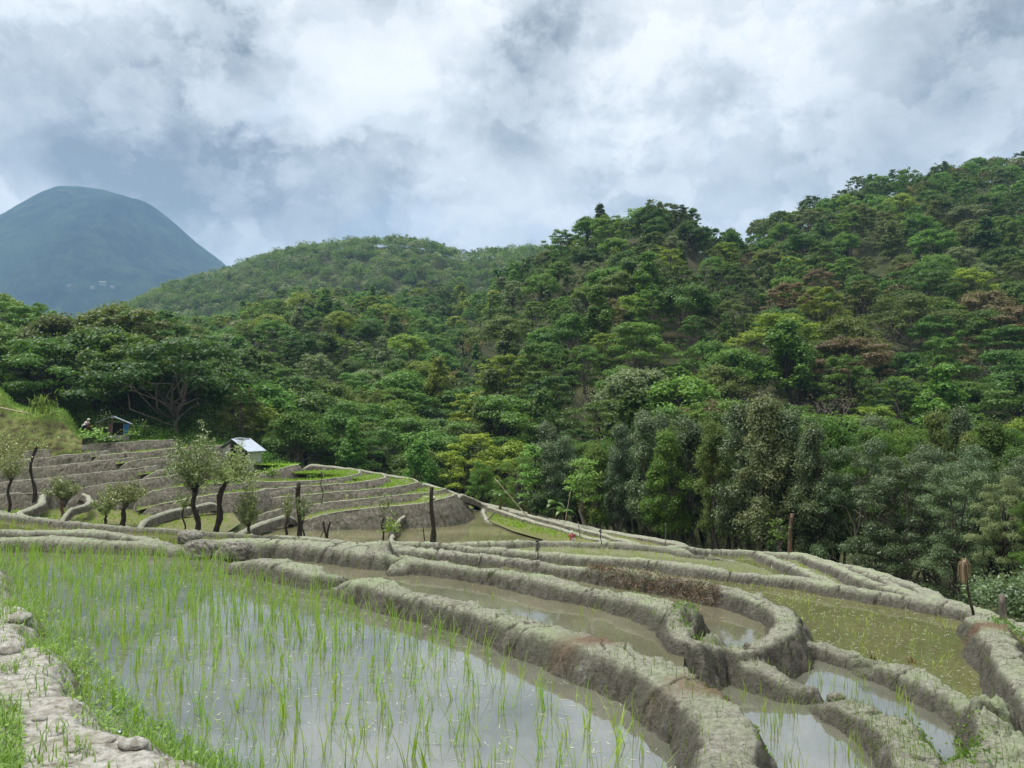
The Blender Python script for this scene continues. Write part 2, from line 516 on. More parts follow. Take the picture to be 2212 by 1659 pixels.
# ------------------------------------------------------------------ lie of the land (valley, forested hills)
T_D = np.array([0.5, 12, 16, 20, 25, 30, 36, 42, 48, 55, 63, 72, 85, 100, 120, 150, 190, 240, 300, 400, 600.])
T_PX = np.array([-1600, -600, -100, 200, 450, 650, 900, 1000, 1100, 1300, 1450, 1580, 1700, 1900, 2200, 2600, 3600.])
T_Z = np.array([
 # d: .5   12    16    20    25    30    36    42    48    55    63    72    85  100  120  150  190  240  300  400  600
 [-1.5, -1.4, -1.2, -1.6, -2.4, -3.6, -4.6, -4.9, -4.6, -2.4, -0.6,  1.5,  6,  10,  12,  10,   4,  -5, -20, -40, -50],
 [-1.5, -1.4, -1.2, -1.6, -2.6, -3.6, -4.6, -4.9, -4.8, -3.6, -0.9,  0.8,  5,   9,  11,   9,   4,  -5, -20, -40, -50],
 [-1.5, -1.4, -1.3, -1.8, -2.8, -3.8, -4.6, -4.9, -5.0, -4.2, -1.5, -0.2,  3,   7,   9,   8,   2,  -8, -20, -40, -50],
 [-1.5, -1.4, -1.3, -2.0, -3.0, -4.0, -4.7, -5.0, -5.1, -4.2, -1.5, -0.3,  1,   4,   7,   6,   2,  -4, -10, -30, -45],
 [-1.5, -1.4, -1.4, -2.2, -3.2, -4.2, -4.8, -5.1, -5.2, -4.2, -2.2, -1.8, -1,   1,   4,   9,  17,  30,  33,  20, -20],
 [-1.5, -1.4, -1.6, -2.8, -4.0, -4.9, -5.6, -5.9, -5.9, -4.6, -2.8, -4.0, -5,  -3,   3,  13,  25,  36,  42,  25, -20],
 [-1.5, -1.5, -2.0, -3.2, -4.4, -5.2, -5.7, -5.9, -5.9, -5.2, -5.6, -8.0, -9,  -6,   0,  10,  20,  33,  48,  30, -20],
 [-1.5, -1.5, -2.0, -3.2, -4.6, -5.4, -5.8, -5.9, -5.9, -5.8, -6.2, -8.5, -9,  -6,  -2,   6,  16,  30,  46,  30, -20],
 [-1.5, -1.6, -2.2, -3.4, -4.8, -5.5, -5.9, -6.0, -6.0, -6.4, -8.0, -9.0, -7,  -2,   6,  18,  32,  40,  36,  20, -20],
 [-1.5, -1.9, -2.4, -3.6, -5.0, -5.7, -6.0, -6.2, -6.8, -8.0, -8.5, -7.0, -3,   3,  13,  28,  47,  50,  40,  20, -20],
 [-1.5, -1.9, -2.8, -4.2, -5.5, -6.3, -6.8, -7.0, -7.6, -8.0, -8.0, -7.0, -3,   4,  14,  30,  50,  53,  40,  20, -20],
 [-1.5, -1.9, -2.8, -3.6, -4.8, -6.2, -7.2, -7.6, -8.0, -8.0, -8.0, -6.5, -3,   3,  12,  26,  40,  44,  42,  20, -20],
 [-1.5, -2.0, -2.8, -3.4, -4.6, -6.2, -7.4, -8.0, -8.2, -8.2, -8.0, -6.0, -2,   4,  12,  26,  44,  60,  62,  40, 0],
 [-1.5, -2.0, -2.6, -3.2, -4.4, -6.0, -7.4, -8.0, -8.2, -8.2, -7.6, -6.0, -2,   4,  12,  26,  46,  72,  82,  70, 20],
 [-1.5, -1.8, -2.4, -3.0, -4.0, -5.6, -7.0, -8.0, -8.2, -8.2, -7.4, -6.0, -1,   5,  13,  29,  50,  78,  98, 100, 40],
 [-1.5, -1.8, -2.4, -3.0, -4.0, -5.6, -7.0, -8.0, -8.2, -8.0, -7.0, -5.0,  0,   7,  17,  35,  60,  92, 118, 130, 60],
 [-1.5, -1.8, -2.4, -3.0, -4.0, -5.6, -7.0, -8.0, -8.2, -8.0, -6.0, -3.0,  4,  12,  25,  45,  72, 105, 130, 140, 70],
])
LND = np.log(T_D)
def ground_z(px, d):
    px = np.asarray(px, float); d = np.asarray(d, float)
    ld = np.log(np.clip(d, .5, 600))
    i = np.clip(np.searchsorted(T_PX, px) - 1, 0, len(T_PX) - 2)
    j = np.clip(np.searchsorted(LND, ld) - 1, 0, len(LND) - 2)
    u = np.clip((px - T_PX[i]) / (T_PX[i + 1] - T_PX[i]), 0, 1); u = u * u * (3 - 2 * u)
    v = np.clip((ld - LND[j]) / (LND[j + 1] - LND[j]), 0, 1)
    z = (T_Z[i, j] * (1 - u) + T_Z[i + 1, j] * u) * (1 - v) + (T_Z[i, j + 1] * (1 - u) + T_Z[i + 1, j + 1] * u) * v
    x = (px - 1106) / FPX * d
    amp = sstep(70, 160, d)
    z = z + amp * 4.0 * fbm2(x / 55, d / 55, 3, 5) + amp * 1.2 * fbm2(x / 12, d / 12, 2, 8)
    # the gully that runs down between the two hills
    gx = 1090 - (d - 90) * 1.1
    z = z - 8.0 * np.exp(-((px - gx) / 55.0) ** 2) * sstep(95, 150, d) * (1 - sstep(230, 300, d))
    return z

def make_ground_mat():
    m, g, out = new_mat('forest floor')
    w = wpos(g)
    n1 = g.noise(w, .06, 6, .6); n2 = g.noise(w, .9, 6, .65)
    c = g.ramp(n2, [(.3, (.025, .035, .014)), (.5, (.05, .06, .025)), (.7, (.085, .08, .04))])
    c = g.mix(g.maprange(n1, .56, .66, 0, .5), c, (.09, .075, .045))
    princ(g, out, c, .95, n2, .8, .3, .1)
    return m
M_forest = make_ground_mat()
px_g = np.concatenate([np.linspace(-1600, -200, 50), np.linspace(-190, 2400, 330), np.linspace(2420, 3600, 45)])
d_g = np.exp(np.linspace(math.log(15.0), math.log(600), 300))
PXG, DG = np.meshgrid(px_g, d_g, indexing='ij')
ZG = ground_z(PXG, DG)
XG = (PXG - 1106) / FPX * DG
a, b = PXG.shape
I = np.arange(a * b).reshape(a, b)
Fq = np.stack([I[:-1, :-1], I[1:, :-1], I[1:, 1:], I[:-1, 1:]], -1).reshape(-1, 4)
o = obj('hills', mesh_np('hills', np.stack([XG, DG, ZG], -1).reshape(-1, 3), Fq, (M_forest,)))
tag(o, 'steep forested valley sides rising beyond the rice terraces', None, None, 'structure')

# ------------------------------------------------------------------ near terraces: bunds traced on the ground
# (px, py, crest z); half width in metres; a label
BUND = {
 'A1': ([(-420, 1172, .16), (-200, 1166, .16), (0, 1163, .15), (120, 1164, .15), (250, 1169, .14), (340, 1173, .13), (374, 1183, .09)], .24,
        'greenish mud bund closing the far left end of the near seedling paddy'),
 'A0': ([(-400, 1146, .02), (-150, 1143, .02), (0, 1143, .02), (180, 1148, .01), (300, 1158, .02), (350, 1172, .03)], .20,
        'low green-topped mud bund just behind the far left end of the near paddy'),
 'B1': ([(-500, 1085, -.24), (-150, 1096, -.22), (0, 1107, -.2), (82, 1118, -.2), (191, 1130, -.2), (355, 1141, -.22), (494, 1151, -.24), (603, 1158, -.27), (685, 1162, -.3), (780, 1171, -.33), (880, 1178, -.36)], .17,
        'long narrow notched mud bund in front of the pollarded willows'),
 'M0': ([(385, 1176, .08), (436, 1168, .10), (520, 1166, .11), (603, 1169, .10), (712, 1177, .09), (794, 1187, .09), (838, 1193, .08), (856, 1206, .0)], .30,
        'broad dark-faced mud bund ending in a rounded knob at the brown ditch'),
 'A2': ([(526, 1212, .12), (562, 1205, .17), (630, 1217, .17), (690, 1233, .16), (716, 1246, .08)], .26,
        'short green mossy mud bund between the clods and the gap of the near paddy'),
 'A3': ([(744, 1266, .08), (775, 1252, .17), (882, 1274, .20), (984, 1296, .20), (1086, 1324, .20), (1187, 1356, .2), (1289, 1391, .21), (1390, 1426, .22), (1470, 1464, .23), (1545, 1520, .24), (1585, 1580, .25), (1600, 1650, .25), (1570, 1730, .25), (1450, 1800, .24), (1250, 1850, .22), (1000, 1960, .2)], .27,
        'thick cracked grey mud bund curving along the right side of the near paddy'),
 'M1': ([(866, 1226, -.02), (885, 1207, .05), (987, 1217, .05), (1069, 1228, .05), (1151, 1243, .05), (1233, 1262, .05), (1315, 1278, .05), (1375, 1291, .05), (1430, 1308, .06), (1468, 1330, .06), (1478, 1358, .05), (1500, 1378, .0), (1565, 1395, -.12), (1632, 1422, -.15), (1690, 1447, -.17), (1726, 1470, -.22)], .25,
        'long mud bund between the brown ditch and the narrow pond, bending at its end'),
 'M2': ([(760, 1180, -.16), (903, 1185, -.15), (1039, 1196, -.14), (1097, 1203, -.12), (1206, 1217, -.09), (1287, 1226, -.06), (1342, 1233, -.05), (1424, 1243, -.05), (1506, 1257, -.05), (1591, 1273, -.05), (1649, 1294, -.05), (1692, 1314, -.05), (1705, 1338, -.05), (1684, 1362, -.05), (1640, 1378, -.05), (1600, 1392, -.08)], .22,
        'mud bund with brown straw heaps, hooked round the end of the narrow pond'),
 'M3': ([(1700, 1362, -.12), (1768, 1387, -.22), (1819, 1404, -.24), (1863, 1421, -.26), (1884, 1432, -.32)], .20,
        'short lumpy mud bund running out from the hooked bund below the olive paddy'),
 'F2': ([(800, 1170, -.38), (930, 1171, -.40), (1039, 1181, -.42), (1097, 1187, -.43), (1151, 1192, -.45), (1260, 1199, -.46), (1397, 1208, -.46), (1478, 1219, -.46), (1591, 1234, -.46), (1690, 1244, -.46), (1772, 1257, -.46), (1854, 1271, -.46), (1936, 1283, -.46), (2018, 1296, -.46), (2072, 1308, -.46), (2118, 1325, -.47), (2175, 1352, -.5), (2240, 1385, -.5), (2330, 1440, -.5)], .22,
        'long pale mud bund along the far side of the olive paddy'),
 'F1': ([(930, 1176, -.62), (998, 1174, -.64), (1040, 1172, -.65), (1097, 1170, -.65), (1151, 1168, -.66), (1260, 1170, -.66), (1369, 1176, -.67), (1451, 1184, -.68), (1492, 1196, -.70), (1566, 1208, -.74), (1608, 1218, -.78), (1663, 1240, -.8)], .24,
        'grey mud bund above the valley, near the red scarecrow'),
 'R0': ([(1440, 1180, -1.25), (1467, 1179, -1.3), (1520, 1184, -1.4), (1591, 1188, -1.45), (1663, 1192, -1.45), (1745, 1199, -1.45), (1772, 1208, -1.45), (1854, 1226, -1.42), (1936, 1250, -1.4), (1977, 1261, -1.36), (2018, 1285, -1.3), (2072, 1303, -1.15), (2113, 1318, -1.0), (2212, 1354, -.9), (2320, 1400, -.9)], .24,
        'outermost mud bund of the right-hand terraces along the edge of the dark wood'),
 'K1': ([(1640, 1193, -1.42), (1663, 1202, -1.40), (1700, 1216, -1.38), (1740, 1233, -1.36), (1780, 1250, -1.34), (1830, 1268, -1.3)], .18,
        'narrow diagonal mud bund between the small olive pond and the pale pond'),
 'K2': ([(1745, 1201, -1.42), (1800, 1221, -1.40), (1854, 1243, -1.38), (1909, 1262, -1.36), (1963, 1278, -1.32), (2000, 1290, -1.3)], .20,
        'rough diagonal bund with brown dead grass right of the pale pond'),
 'K3': ([(1870, 1240, -1.4), (1905, 1246, -1.4), (1935, 1260, -1.38), (1965, 1276, -1.34), (1990, 1288, -1.3)], .15,
        'short curved mud bund between the two smallest ponds at the wood edge'),
 'H':  ([(2110, 1335, -.42), (2140, 1350, -.36), (2154, 1374, -.34), (2168, 1412, -.33), (2200, 1455, -.33), (2250, 1510, -.33), (2340, 1600, -.33)], .24,
        'stout mud bund with a red-brown dry patch at the right end of the olive paddy'),
 'G':  ([(1886, 1450, -.30), (1910, 1437, -.24), (1954, 1449, -.22), (2005, 1474, -.22), (2056, 1500, -.22), (2106, 1530, -.22), (2150, 1570, -.2), (2175, 1620, -.18), (2210, 1700, -.18), (2240, 1800, -.2)], .22,
        'pale mud bund between the mirror-like channel and the olive paddy'),
 'C2': ([(1788, 1522, -.30), (1812, 1510, -.22), (1850, 1522, -.20), (1900, 1548, -.19), (1950, 1586, -.18), (1985, 1635, -.18), (1990, 1700, -.18), (1960, 1800, -.2)], .24,
        'grassy ragged-ended mud bund between the two mirror ponds at the lower right'),
 'Z':  ([(2020, 1690, -.18), (2090, 1640, -.18), (2140, 1610, -.16), (2190, 1600, -.14), (2280, 1620, -.16)], .2,
        'heaped mud bund closing the lower end of the mirror-like channel'),
}
BW = {}
for k, (pts, hw, lab) in BUND.items():
    BW[k] = np.array([P(*p) for p in pts])

def bx(k, i=0, j=None):
    return [tuple(q[:2]) for q in BW[k][i:j]]
def rv(l):
    return list(reversed(l))
def pp(z, *pts):
    return [tuple(P(a_, b_, z)[:2]) for a_, b_ in pts]

SHORE = [(-300, 1190), (-100, 1192), (0, 1212), (45, 1262), (95, 1330), (150, 1400), (205, 1470), (250, 1530), (330, 1592), (430, 1640), (540, 1700), (700, 1800), (900, 1950)]
ZA, ZB, ZB2, ZC, ZE, ZF, ZBL = 0.0, -.10, -.22, -.34, -.60, -.76, -.31
POND = {   # name: (z, polygon xy, material, label)
 'A': (ZA, pp(0, *[(a_ - 80, b_ - (6 if b_ > 1200 else 0)) for a_, b_ in SHORE]) + rv(bx('A3')) + rv(bx('A2')) + rv(bx('M0', 0, 2)) + rv(bx('A1')), M_wA, 'still near paddy water mirroring the clouds among seedlings'),
 'B': (ZB, bx('A2') + bx('A3', 0, 9) + rv(bx('M1', 0, 11)) + rv(bx('M0', 1, 8)), M_wB, 'shallow brown water in the ditch behind the near bund'),
 'B2': (ZB2, bx('M2', 3, 16) + rv(bx('M1', 2, 12)), M_wB, 'brown narrow pond inside the hooked bund'),
 'C': (ZC, bx('A3', 7) + pp(ZC, (1500, 2300), (2300, 2300)) + rv(bx('G')) + rv(bx('M3')) + bx('M2', 13) + rv(bx('M1', 9, 12)), M_wA, 'clear mirror water in the lower right channels'),
 'E': (ZE, bx('F2', 3, 17) + bx('H', 2) + pp(ZE, (2400, 1900)) + rv(bx('G')) + rv(bx('M3')) + rv(bx('M2', 4, 14)), M_wE, 'olive paddy water strewn with floating straw'),
 'F': (ZF, bx('F1') + rv(bx('F2', 1, 11)), M_wF, 'thin strip of pale green paddy water behind the long pale bund'),
 'K0': (-1.56, bx('R0', 0, 5) + bx('K1') + pp(-1.56, (1700, 1290)) + rv(bx('F1', 7)), M_wE, 'small olive pond between diagonal bunds'),
 'K1': (-1.58, bx('R0', 4, 6) + bx('K2') + pp(-1.58, (2000, 1330)) + rv(bx('K1')), M_wF, 'pale green pond between diagonal bunds'),
 'K2': (-1.56, bx('R0', 5, 9) + bx('K3') + rv(bx('K2')), M_wF, 'pale sliver of pond below the wood edge'),
 'K3': (-1.54, bx('R0', 8, 11) + rv(bx('K3')), M_wF, 'smallest pale pond in the corner of the wood edge bund'),
 'BL': (ZBL, bx('B1', 0, 8) + rv(bx('M0', 0, 4)) + rv(bx('A0')), M_wE, 'narrow yellow green paddy water behind the left bunds'),
 'L2': (-.56, bx('F2', 0, 4) + rv(bx('M2', 0, 4)), M_wF, 'sliver of paddy water between the central bunds'),
}
def catpoly(poly):
    return np.array(poly)

# fan shaped grid, fine near the camera
gpx = np.concatenate([np.linspace(-900, -260, 90)[:-1], np.arange(-260, 2480, 2.0), np.linspace(2480, 3300, 80)])
gd = np.concatenate([np.exp(np.linspace(math.log(.9), math.log(2.9), 60))[:-1], np.exp(np.linspace(math.log(2.9), math.log(25), 640))])
PX, D = np.meshgrid(gpx, gd, indexing='ij')
X = (PX - 1106) / FPX * D
Y = D
def inpoly(X, Y, poly):
    inside = np.zeros(X.shape, bool)
    n = len(poly)
    x0, y0 = poly[:, 0].min(), poly[:, 1].min(); x1, y1 = poly[:, 0].max(), poly[:, 1].max()
    m = (X >= x0) & (X <= x1) & (Y >= y0) & (Y <= y1)
    xs = X[m]; ys = Y[m]; c = np.zeros(xs.shape, bool)
    for i in range(n):
        xa, ya = poly[i]; xb, yb = poly[(i + 1) % n]
        if ya == yb:
            continue
        q = ((ya > ys) != (yb > ys)) & (xs < (xb - xa) * (ys - ya) / (yb - ya) + xa)
        c ^= q
    inside[m] = c
    return inside
floor = ground_z(PX, D) - .25
isbed = np.zeros(X.shape, bool)
for k, (z, poly, mt, lab) in POND.items():
    m = inpoly(X, Y, np.array(poly))
    floor[m] = z - .10
    isbed |= m
for k in ('A',):
    z, poly, mt, lab = POND[k]

# distance to the left shore of the near paddy, for the bank
def polydist(X, Y, pts):
    best = np.full(X.shape, 1e9)
    for i in range(len(pts) - 1):
        ax, ay = pts[i][:2]; bx_, by_ = pts[i + 1][:2]
        vx, vy = bx_ - ax, by_ - ay
        L = vx * vx + vy * vy + 1e-12
        t = np.clip(((X - ax) * vx + (Y - ay) * vy) / L, 0, 1)
        best = np.minimum(best, np.hypot(X - ax - t * vx, Y - ay - t * vy))
    return best
shore_xy = [P(a_, b_, 0)[:2] for a_, b_ in SHORE]
bankpoly = np.array([tuple(q) for q in shore_xy] + [(.0, .3), (-6, .3), (-30, 12), tuple(P(-700, 1190, 0)[:2])])
# dry ground the photographer stands on: left bank and the strip under the camera
nearpoly = np.array([tuple(P(700, 1800, 0)[:2]), tuple(P(1000, 1960, .2)[:2]), tuple(P(1450, 1800, .24)[:2]), tuple(P(1700, 1900, .2)[:2]), (2.2, 1.0), (2.2, .2), (-3, .2)])
sub = (D < 14) & (PX < 1000)
bank = np.zeros(X.shape, bool)
bank |= inpoly(X, Y, bankpoly)
bd = np.zeros(X.shape)
bd[sub] = polydist(X[sub], Y[sub], shore_xy)
bank &= sub
un = fbm2(X / .5, Y / .5, 5, 21, .55); un2 = fbm2(X / .12, Y / .12, 4, 31, .6)
bank_z = -.1 + .30 * sstep(-.04, .36, bd + .16 * un) + .028 * un + .012 * un2 * sstep(.1, .3, bd) + .05 * sstep(.3, 1.5, bd)
floor[bank] = bank_z[bank]
npm = inpoly(X, Y, nearpoly) & (D < 3.4)
floor[npm] = np.maximum(floor[npm], (.1 + .05 * un + .02 * un2)[npm])
# small mud humps on pond beds near their edges
floor += np.where(isbed & ~bank, .045 * fbm2(X / .35, Y / .35, 3, 3), 0)

HN = floor.copy()
BID = np.full(X.shape, -1, np.int16)
ALG = np.zeros(X.shape, np.float32); CR = np.zeros(X.shape, np.float32)
TOPNESS = np.zeros(X.shape, np.float32)
STRAW = np.zeros(X.shape, np.float32)
wx = X + .03 * fbm2(X / .25, Y / .25, 3, 40) + .05 * fbm2(X / .9, Y / .9, 2, 44)
wy = Y + .03 * fbm2(X / .25, Y / .25, 3, 50) + .05 * fbm2(X / .9, Y / .9, 2, 54)
lump = fbm2(X / .16, Y / .16, 4, 60, .62)
lump2 = fbm2(X / .05, Y / .05, 3, 70, .6)
big = fbm2(X / .7, Y / .7, 3, 80)
for bi, (k, (pts, hw, lab)) in enumerate(BUND.items()):
    c = catmull(BW[k], .16)
    dist = np.full(X.shape, 1e9, np.float32); zc = np.zeros(X.shape, np.float32); uu = np.zeros(X.shape, np.float32); side = np.zeros(X.shape, np.float32)
    s0 = 0.0
    for i in range(len(c) - 1):
        A_, B_ = c[i], c[i + 1]
        seg = math.hypot(B_[0] - A_[0], B_[1] - A_[1])
        pad = 1.15
        ya, yb = min(A_[1], B_[1]) - pad, max(A_[1], B_[1]) + pad
        j0 = np.searchsorted(gd, max(ya, .91)); j1 = np.searchsorted(gd, yb)
        if j1 <= j0:
            s0 += seg; continue
        xa, xb = min(A_[0], B_[0]) - pad, max(A_[0], B_[0]) + pad
        dl = gd[j0]
        pxa = min(1106 + xa / dl * FPX, 1106 + xa / gd[min(j1, len(gd) - 1)] * FPX)
        pxb = max(1106 + xb / dl * FPX, 1106 + xb / gd[min(j1, len(gd) - 1)] * FPX)
        i0 = np.searchsorted(gpx, pxa); i1 = np.searchsorted(gpx, pxb)
        if i1 <= i0:
            s0 += seg; continue
        sl_ = (slice(i0, i1), slice(j0, j1))
        xx = wx[sl_] - A_[0]; yy = wy[sl_] - A_[1]
        vx, vy = B_[0] - A_[0], B_[1] - A_[1]
        t = np.clip((xx * vx + yy * vy) / (seg * seg + 1e-9), 0, 1)
        dd = np.hypot(xx - t * vx, yy - t * vy)
        better = dd < dist[sl_]
        dist[sl_] = np.where(better, dd, dist[sl_])
        zc[sl_] = np.where(better, A_[2] + t * (B_[2] - A_[2]), zc[sl_])
        uu[sl_] = np.where(better, s0 + t * seg, uu[sl_])
        side[sl_] = np.where(better, np.sign(vx * yy - vy * xx) * dd, side[sl_])
        s0 += seg
    m = dist < 1.2
    if not m.any():
        continue
    dm = dist[m]
    hwv = hw * {'A3': .78, 'M1': .72, 'M2': .74, 'M3': .7, 'G': .68, 'C2': .72, 'Z': .7, 'H': .8, 'M0': .85, 'F2': .8, 'F1': .8}.get(k, .85) * (1 + .36 * big[m])
    t = dm / hwv
    s = np.maximum(0, dm - .5 * hwv)
    sideamt = sstep(.35, .9, t)
    z = zc[m] + .035 * big[m] - .03 * t * t - (np.sqrt(s * s + .0025) - .05) * 1.75
    z = z + (.010 + .085 * sideamt) * lump[m] + (.005 + .036 * sideamt) * lump2[m]
    # transverse cracks
    cu = uu[m] + .35 * side[m] ** 2 / hw + .10 * lump[m] + .05 * big[m]
    per = .27
    cell = np.floor(cu / per)
    ph = cu / per - cell
    rr = (np.sin(cell * 91.7 + bi * 13.1) * 43758.5453) % 1.0
    pos = .25 + .5 * rr
    on = ((np.sin(cell * 37.3 + bi * 3.3) * 9631.77) % 1.0) > .5
    reach = .5 + .8 * ((np.sin(cell * 17.9 + 1.7) * 7531.1) % 1.0)
    wcr = (.013 + .0012 * D[m]) * (1 + .6 * lump2[m])
    ck = np.clip(1 - np.abs(ph - pos) * per / wcr, 0, 1) * on * (np.abs(side[m]) / hw < reach)
    ck2 = np.clip(1 - np.abs(fbm2(X[m] / .22, Y[m] / .22, 2, 90 + bi)) / .035, 0, 1) * (vnoise2(X[m] / .5, Y[m] / .5, 7) > .05) * .8
    ck = np.maximum(ck, ck2 * (t < 1.3))
    z = z - .022 * ck
    ck = np.maximum(ck, sstep(.25, .75, -lump[m] - .6 * lump2[m]) * (.12 + .72 * sideamt))  # low lumps get crease shade painted through the same mask
    hm = HN[m]
    win = z > hm
    bid = BID[m]; bid[win] = bi; BID[m] = bid
    HN[m] = np.maximum(hm, z)
    al = ALG[m]; al[win] = (sstep(1.25, .35, t) * (.75 + .45 * big[m]))[win]; ALG[m] = al
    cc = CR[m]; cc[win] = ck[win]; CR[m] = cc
    tp = TOPNESS[m]; tp[win] = (1 - sideamt)[win]; TOPNESS[m] = tp
HN = HN.astype(np.float64)
# clods thrown up on the bunds
CLODS = [(830, 1196, .14, .22, .1), (1490, 1370, .02, .3, .1),
         (2110, 1600, -.2, .2, .09), (2145, 1580, -.2, .2, .1)]
for (a_, b_, zz, rad, hh) in CLODS:
    c0 = P(a_, b_, zz - .1)
    r = np.hypot(wx - c0[0], (wy - c0[1]) * 1.3) / rad
    add = hh * np.clip(1 - r * r, 0, 1) ** .6 * (1 + .9 * lump + .5 * lump2)
    HN += add
    CR = np.maximum(CR, (np.clip(1 - r, 0, 1) > 0) * np.clip(-lump * 2.2, 0, .9))  # painted crease shade between the lumps of a clod
# straw patches
for (a_, b_, zz, rx, ry) in ((1290, 1385, .2, .28, .14), (1585, 1480, .22, .35, .2), (2150, 1352, -.36, .35, .28), (1560, 1490, .2, .2, .2)):
    c0 = P(a_, b_, zz)
    STRAW = np.maximum(STRAW, np.clip(1.4 - np.hypot((X - c0[0]) / rx, (Y - c0[1]) / ry) + .6 * lump, 0, 1) * .8)

# wetness by height above the nearest water level
WLEV = np.full(X.shape, -9.0)
for k, (z, poly, mt, lab) in POND.items():
    pm = inpoly(X, Y, np.array(poly))
    WLEV[pm] = z
WET_AND_SIDES = np.where(WLEV > -8, 1 - sstep(.02, .15, HN - WLEV + .03 * lump), 0) * .75
WET_AND_SIDES = np.maximum(WET_AND_SIDES, np.where(BID >= 0, np.clip(.95 - TOPNESS * 1.6 - .9 * lump, 0, .78), 0))  # bund sides and low lumps take the same dark tone
n0, n1 = X.shape
V = np.stack([X, Y, HN], -1).reshape(-1, 3)
I = np.arange(n0 * n1).reshape(n0, n1)
F = np.stack([I[:-1, :-1], I[1:, :-1], I[1:, 1:], I[:-1, 1:]], -1).reshape(-1, 4)
fb = BID[:-1, :-1].reshape(-1)
bkf = (bank | npm)[:-1, :-1].reshape(-1)
ATT = {'algae': ALG.ravel(), 'crevice_shade': CR.ravel(), 'wet': WET_AND_SIDES.ravel(), 'straw': STRAW.ravel()}
def sub_mesh(name, sel, mat, loc=None):
    f = F[sel]
    u, inv = np.unique(f.ravel(), return_inverse=True)
    v = V[u].copy()
    c = v.mean(0) if loc is None else np.zeros(3)
    me = mesh_np(name, v - c, inv.reshape(-1, 4), (mat,), True, {k_: a_[u] for k_, a_ in ATT.items()})
    return me, c
me, c = sub_mesh('ground', (fb < 0) & ~bkf, M_bed, 0)
tag(obj('ground', me), 'grey mud beds of the flooded paddies', None, None, 'structure')
me, c = sub_mesh('path', (fb < 0) & bkf, M_path, 0)
tag(obj('path', me), 'pale trodden footpath of dry cracked soil at the lower left', None, None, 'structure')
for bi, (k, (pts, hw, lab)) in enumerate(BUND.items()):
    sel = fb == bi
    if sel.sum() < 20:
        continue
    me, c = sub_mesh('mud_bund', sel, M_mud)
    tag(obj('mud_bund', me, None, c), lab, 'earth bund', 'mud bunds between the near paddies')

def near_h(x, y):
    """height of the near ground at (x,y) arrays"""
    x = np.atleast_1d(x); y = np.atleast_1d(y)
    px = 1106 + x / y * FPX
    i = np.clip(np.searchsorted(gpx, px), 0, n0 - 1); j = np.clip(np.searchsorted(gd, y), 0, n1 - 1)
    return HN[i, j], BID[i, j]

# water sheets
for k, (z, poly, mt, lab) in POND.items():
    p = np.array(poly)
    area = .5 * np.sum(p[:, 0] * np.roll(p[:, 1], -1) - p[:, 1] * np.roll(p[:, 0], -1))
    if area < 0:
        p = p[::-1]
    from mathutils.geometry import tessellate_polygon
    tris = tessellate_polygon([[Vector((q[0], q[1], 0)) for q in p]])
    v = np.concatenate([p, np.full((len(p), 1), z)], 1)
    tt = np.array(tris)
    # upward facing
    e = np.cross(v[tt[:, 1]] - v[tt[:, 0]], v[tt[:, 2]] - v[tt[:, 0]])[:, 2]
    tt[e < 0] = tt[e < 0][:, ::-1]
    tag(obj('water', mesh_np('water', v, tt, (mt,), False)), lab, None, None, 'structure')

if 0:
    for px_ in (700,780,846,900):
        i_=np.searchsorted(gpx,px_); el=(HN[i_]-CAMZ)/gd; j_=np.argsort(-el)[:1]
        print('DBG',px_,gd[j_],HN[i_,j_],915-el[j_]*FPX)
# ------------------------------------------------------------------ far terraces on the left and across the little valley
def offset_dir(c, sgn=1):
    t = np.gradient(c[:, :2], axis=0); t /= np.linalg.norm(t, axis=1)[:, None] + 1e-9
    n = np.stack([t[:, 1], -t[:, 0]], 1)
    for _ in range(6):
        n[1:-1] = (n[:-2] + n[1:-1] * 2 + n[2:]) / 4
    n /= np.linalg.norm(n, axis=1)[:, None] + 1e-9
    return n * sgn

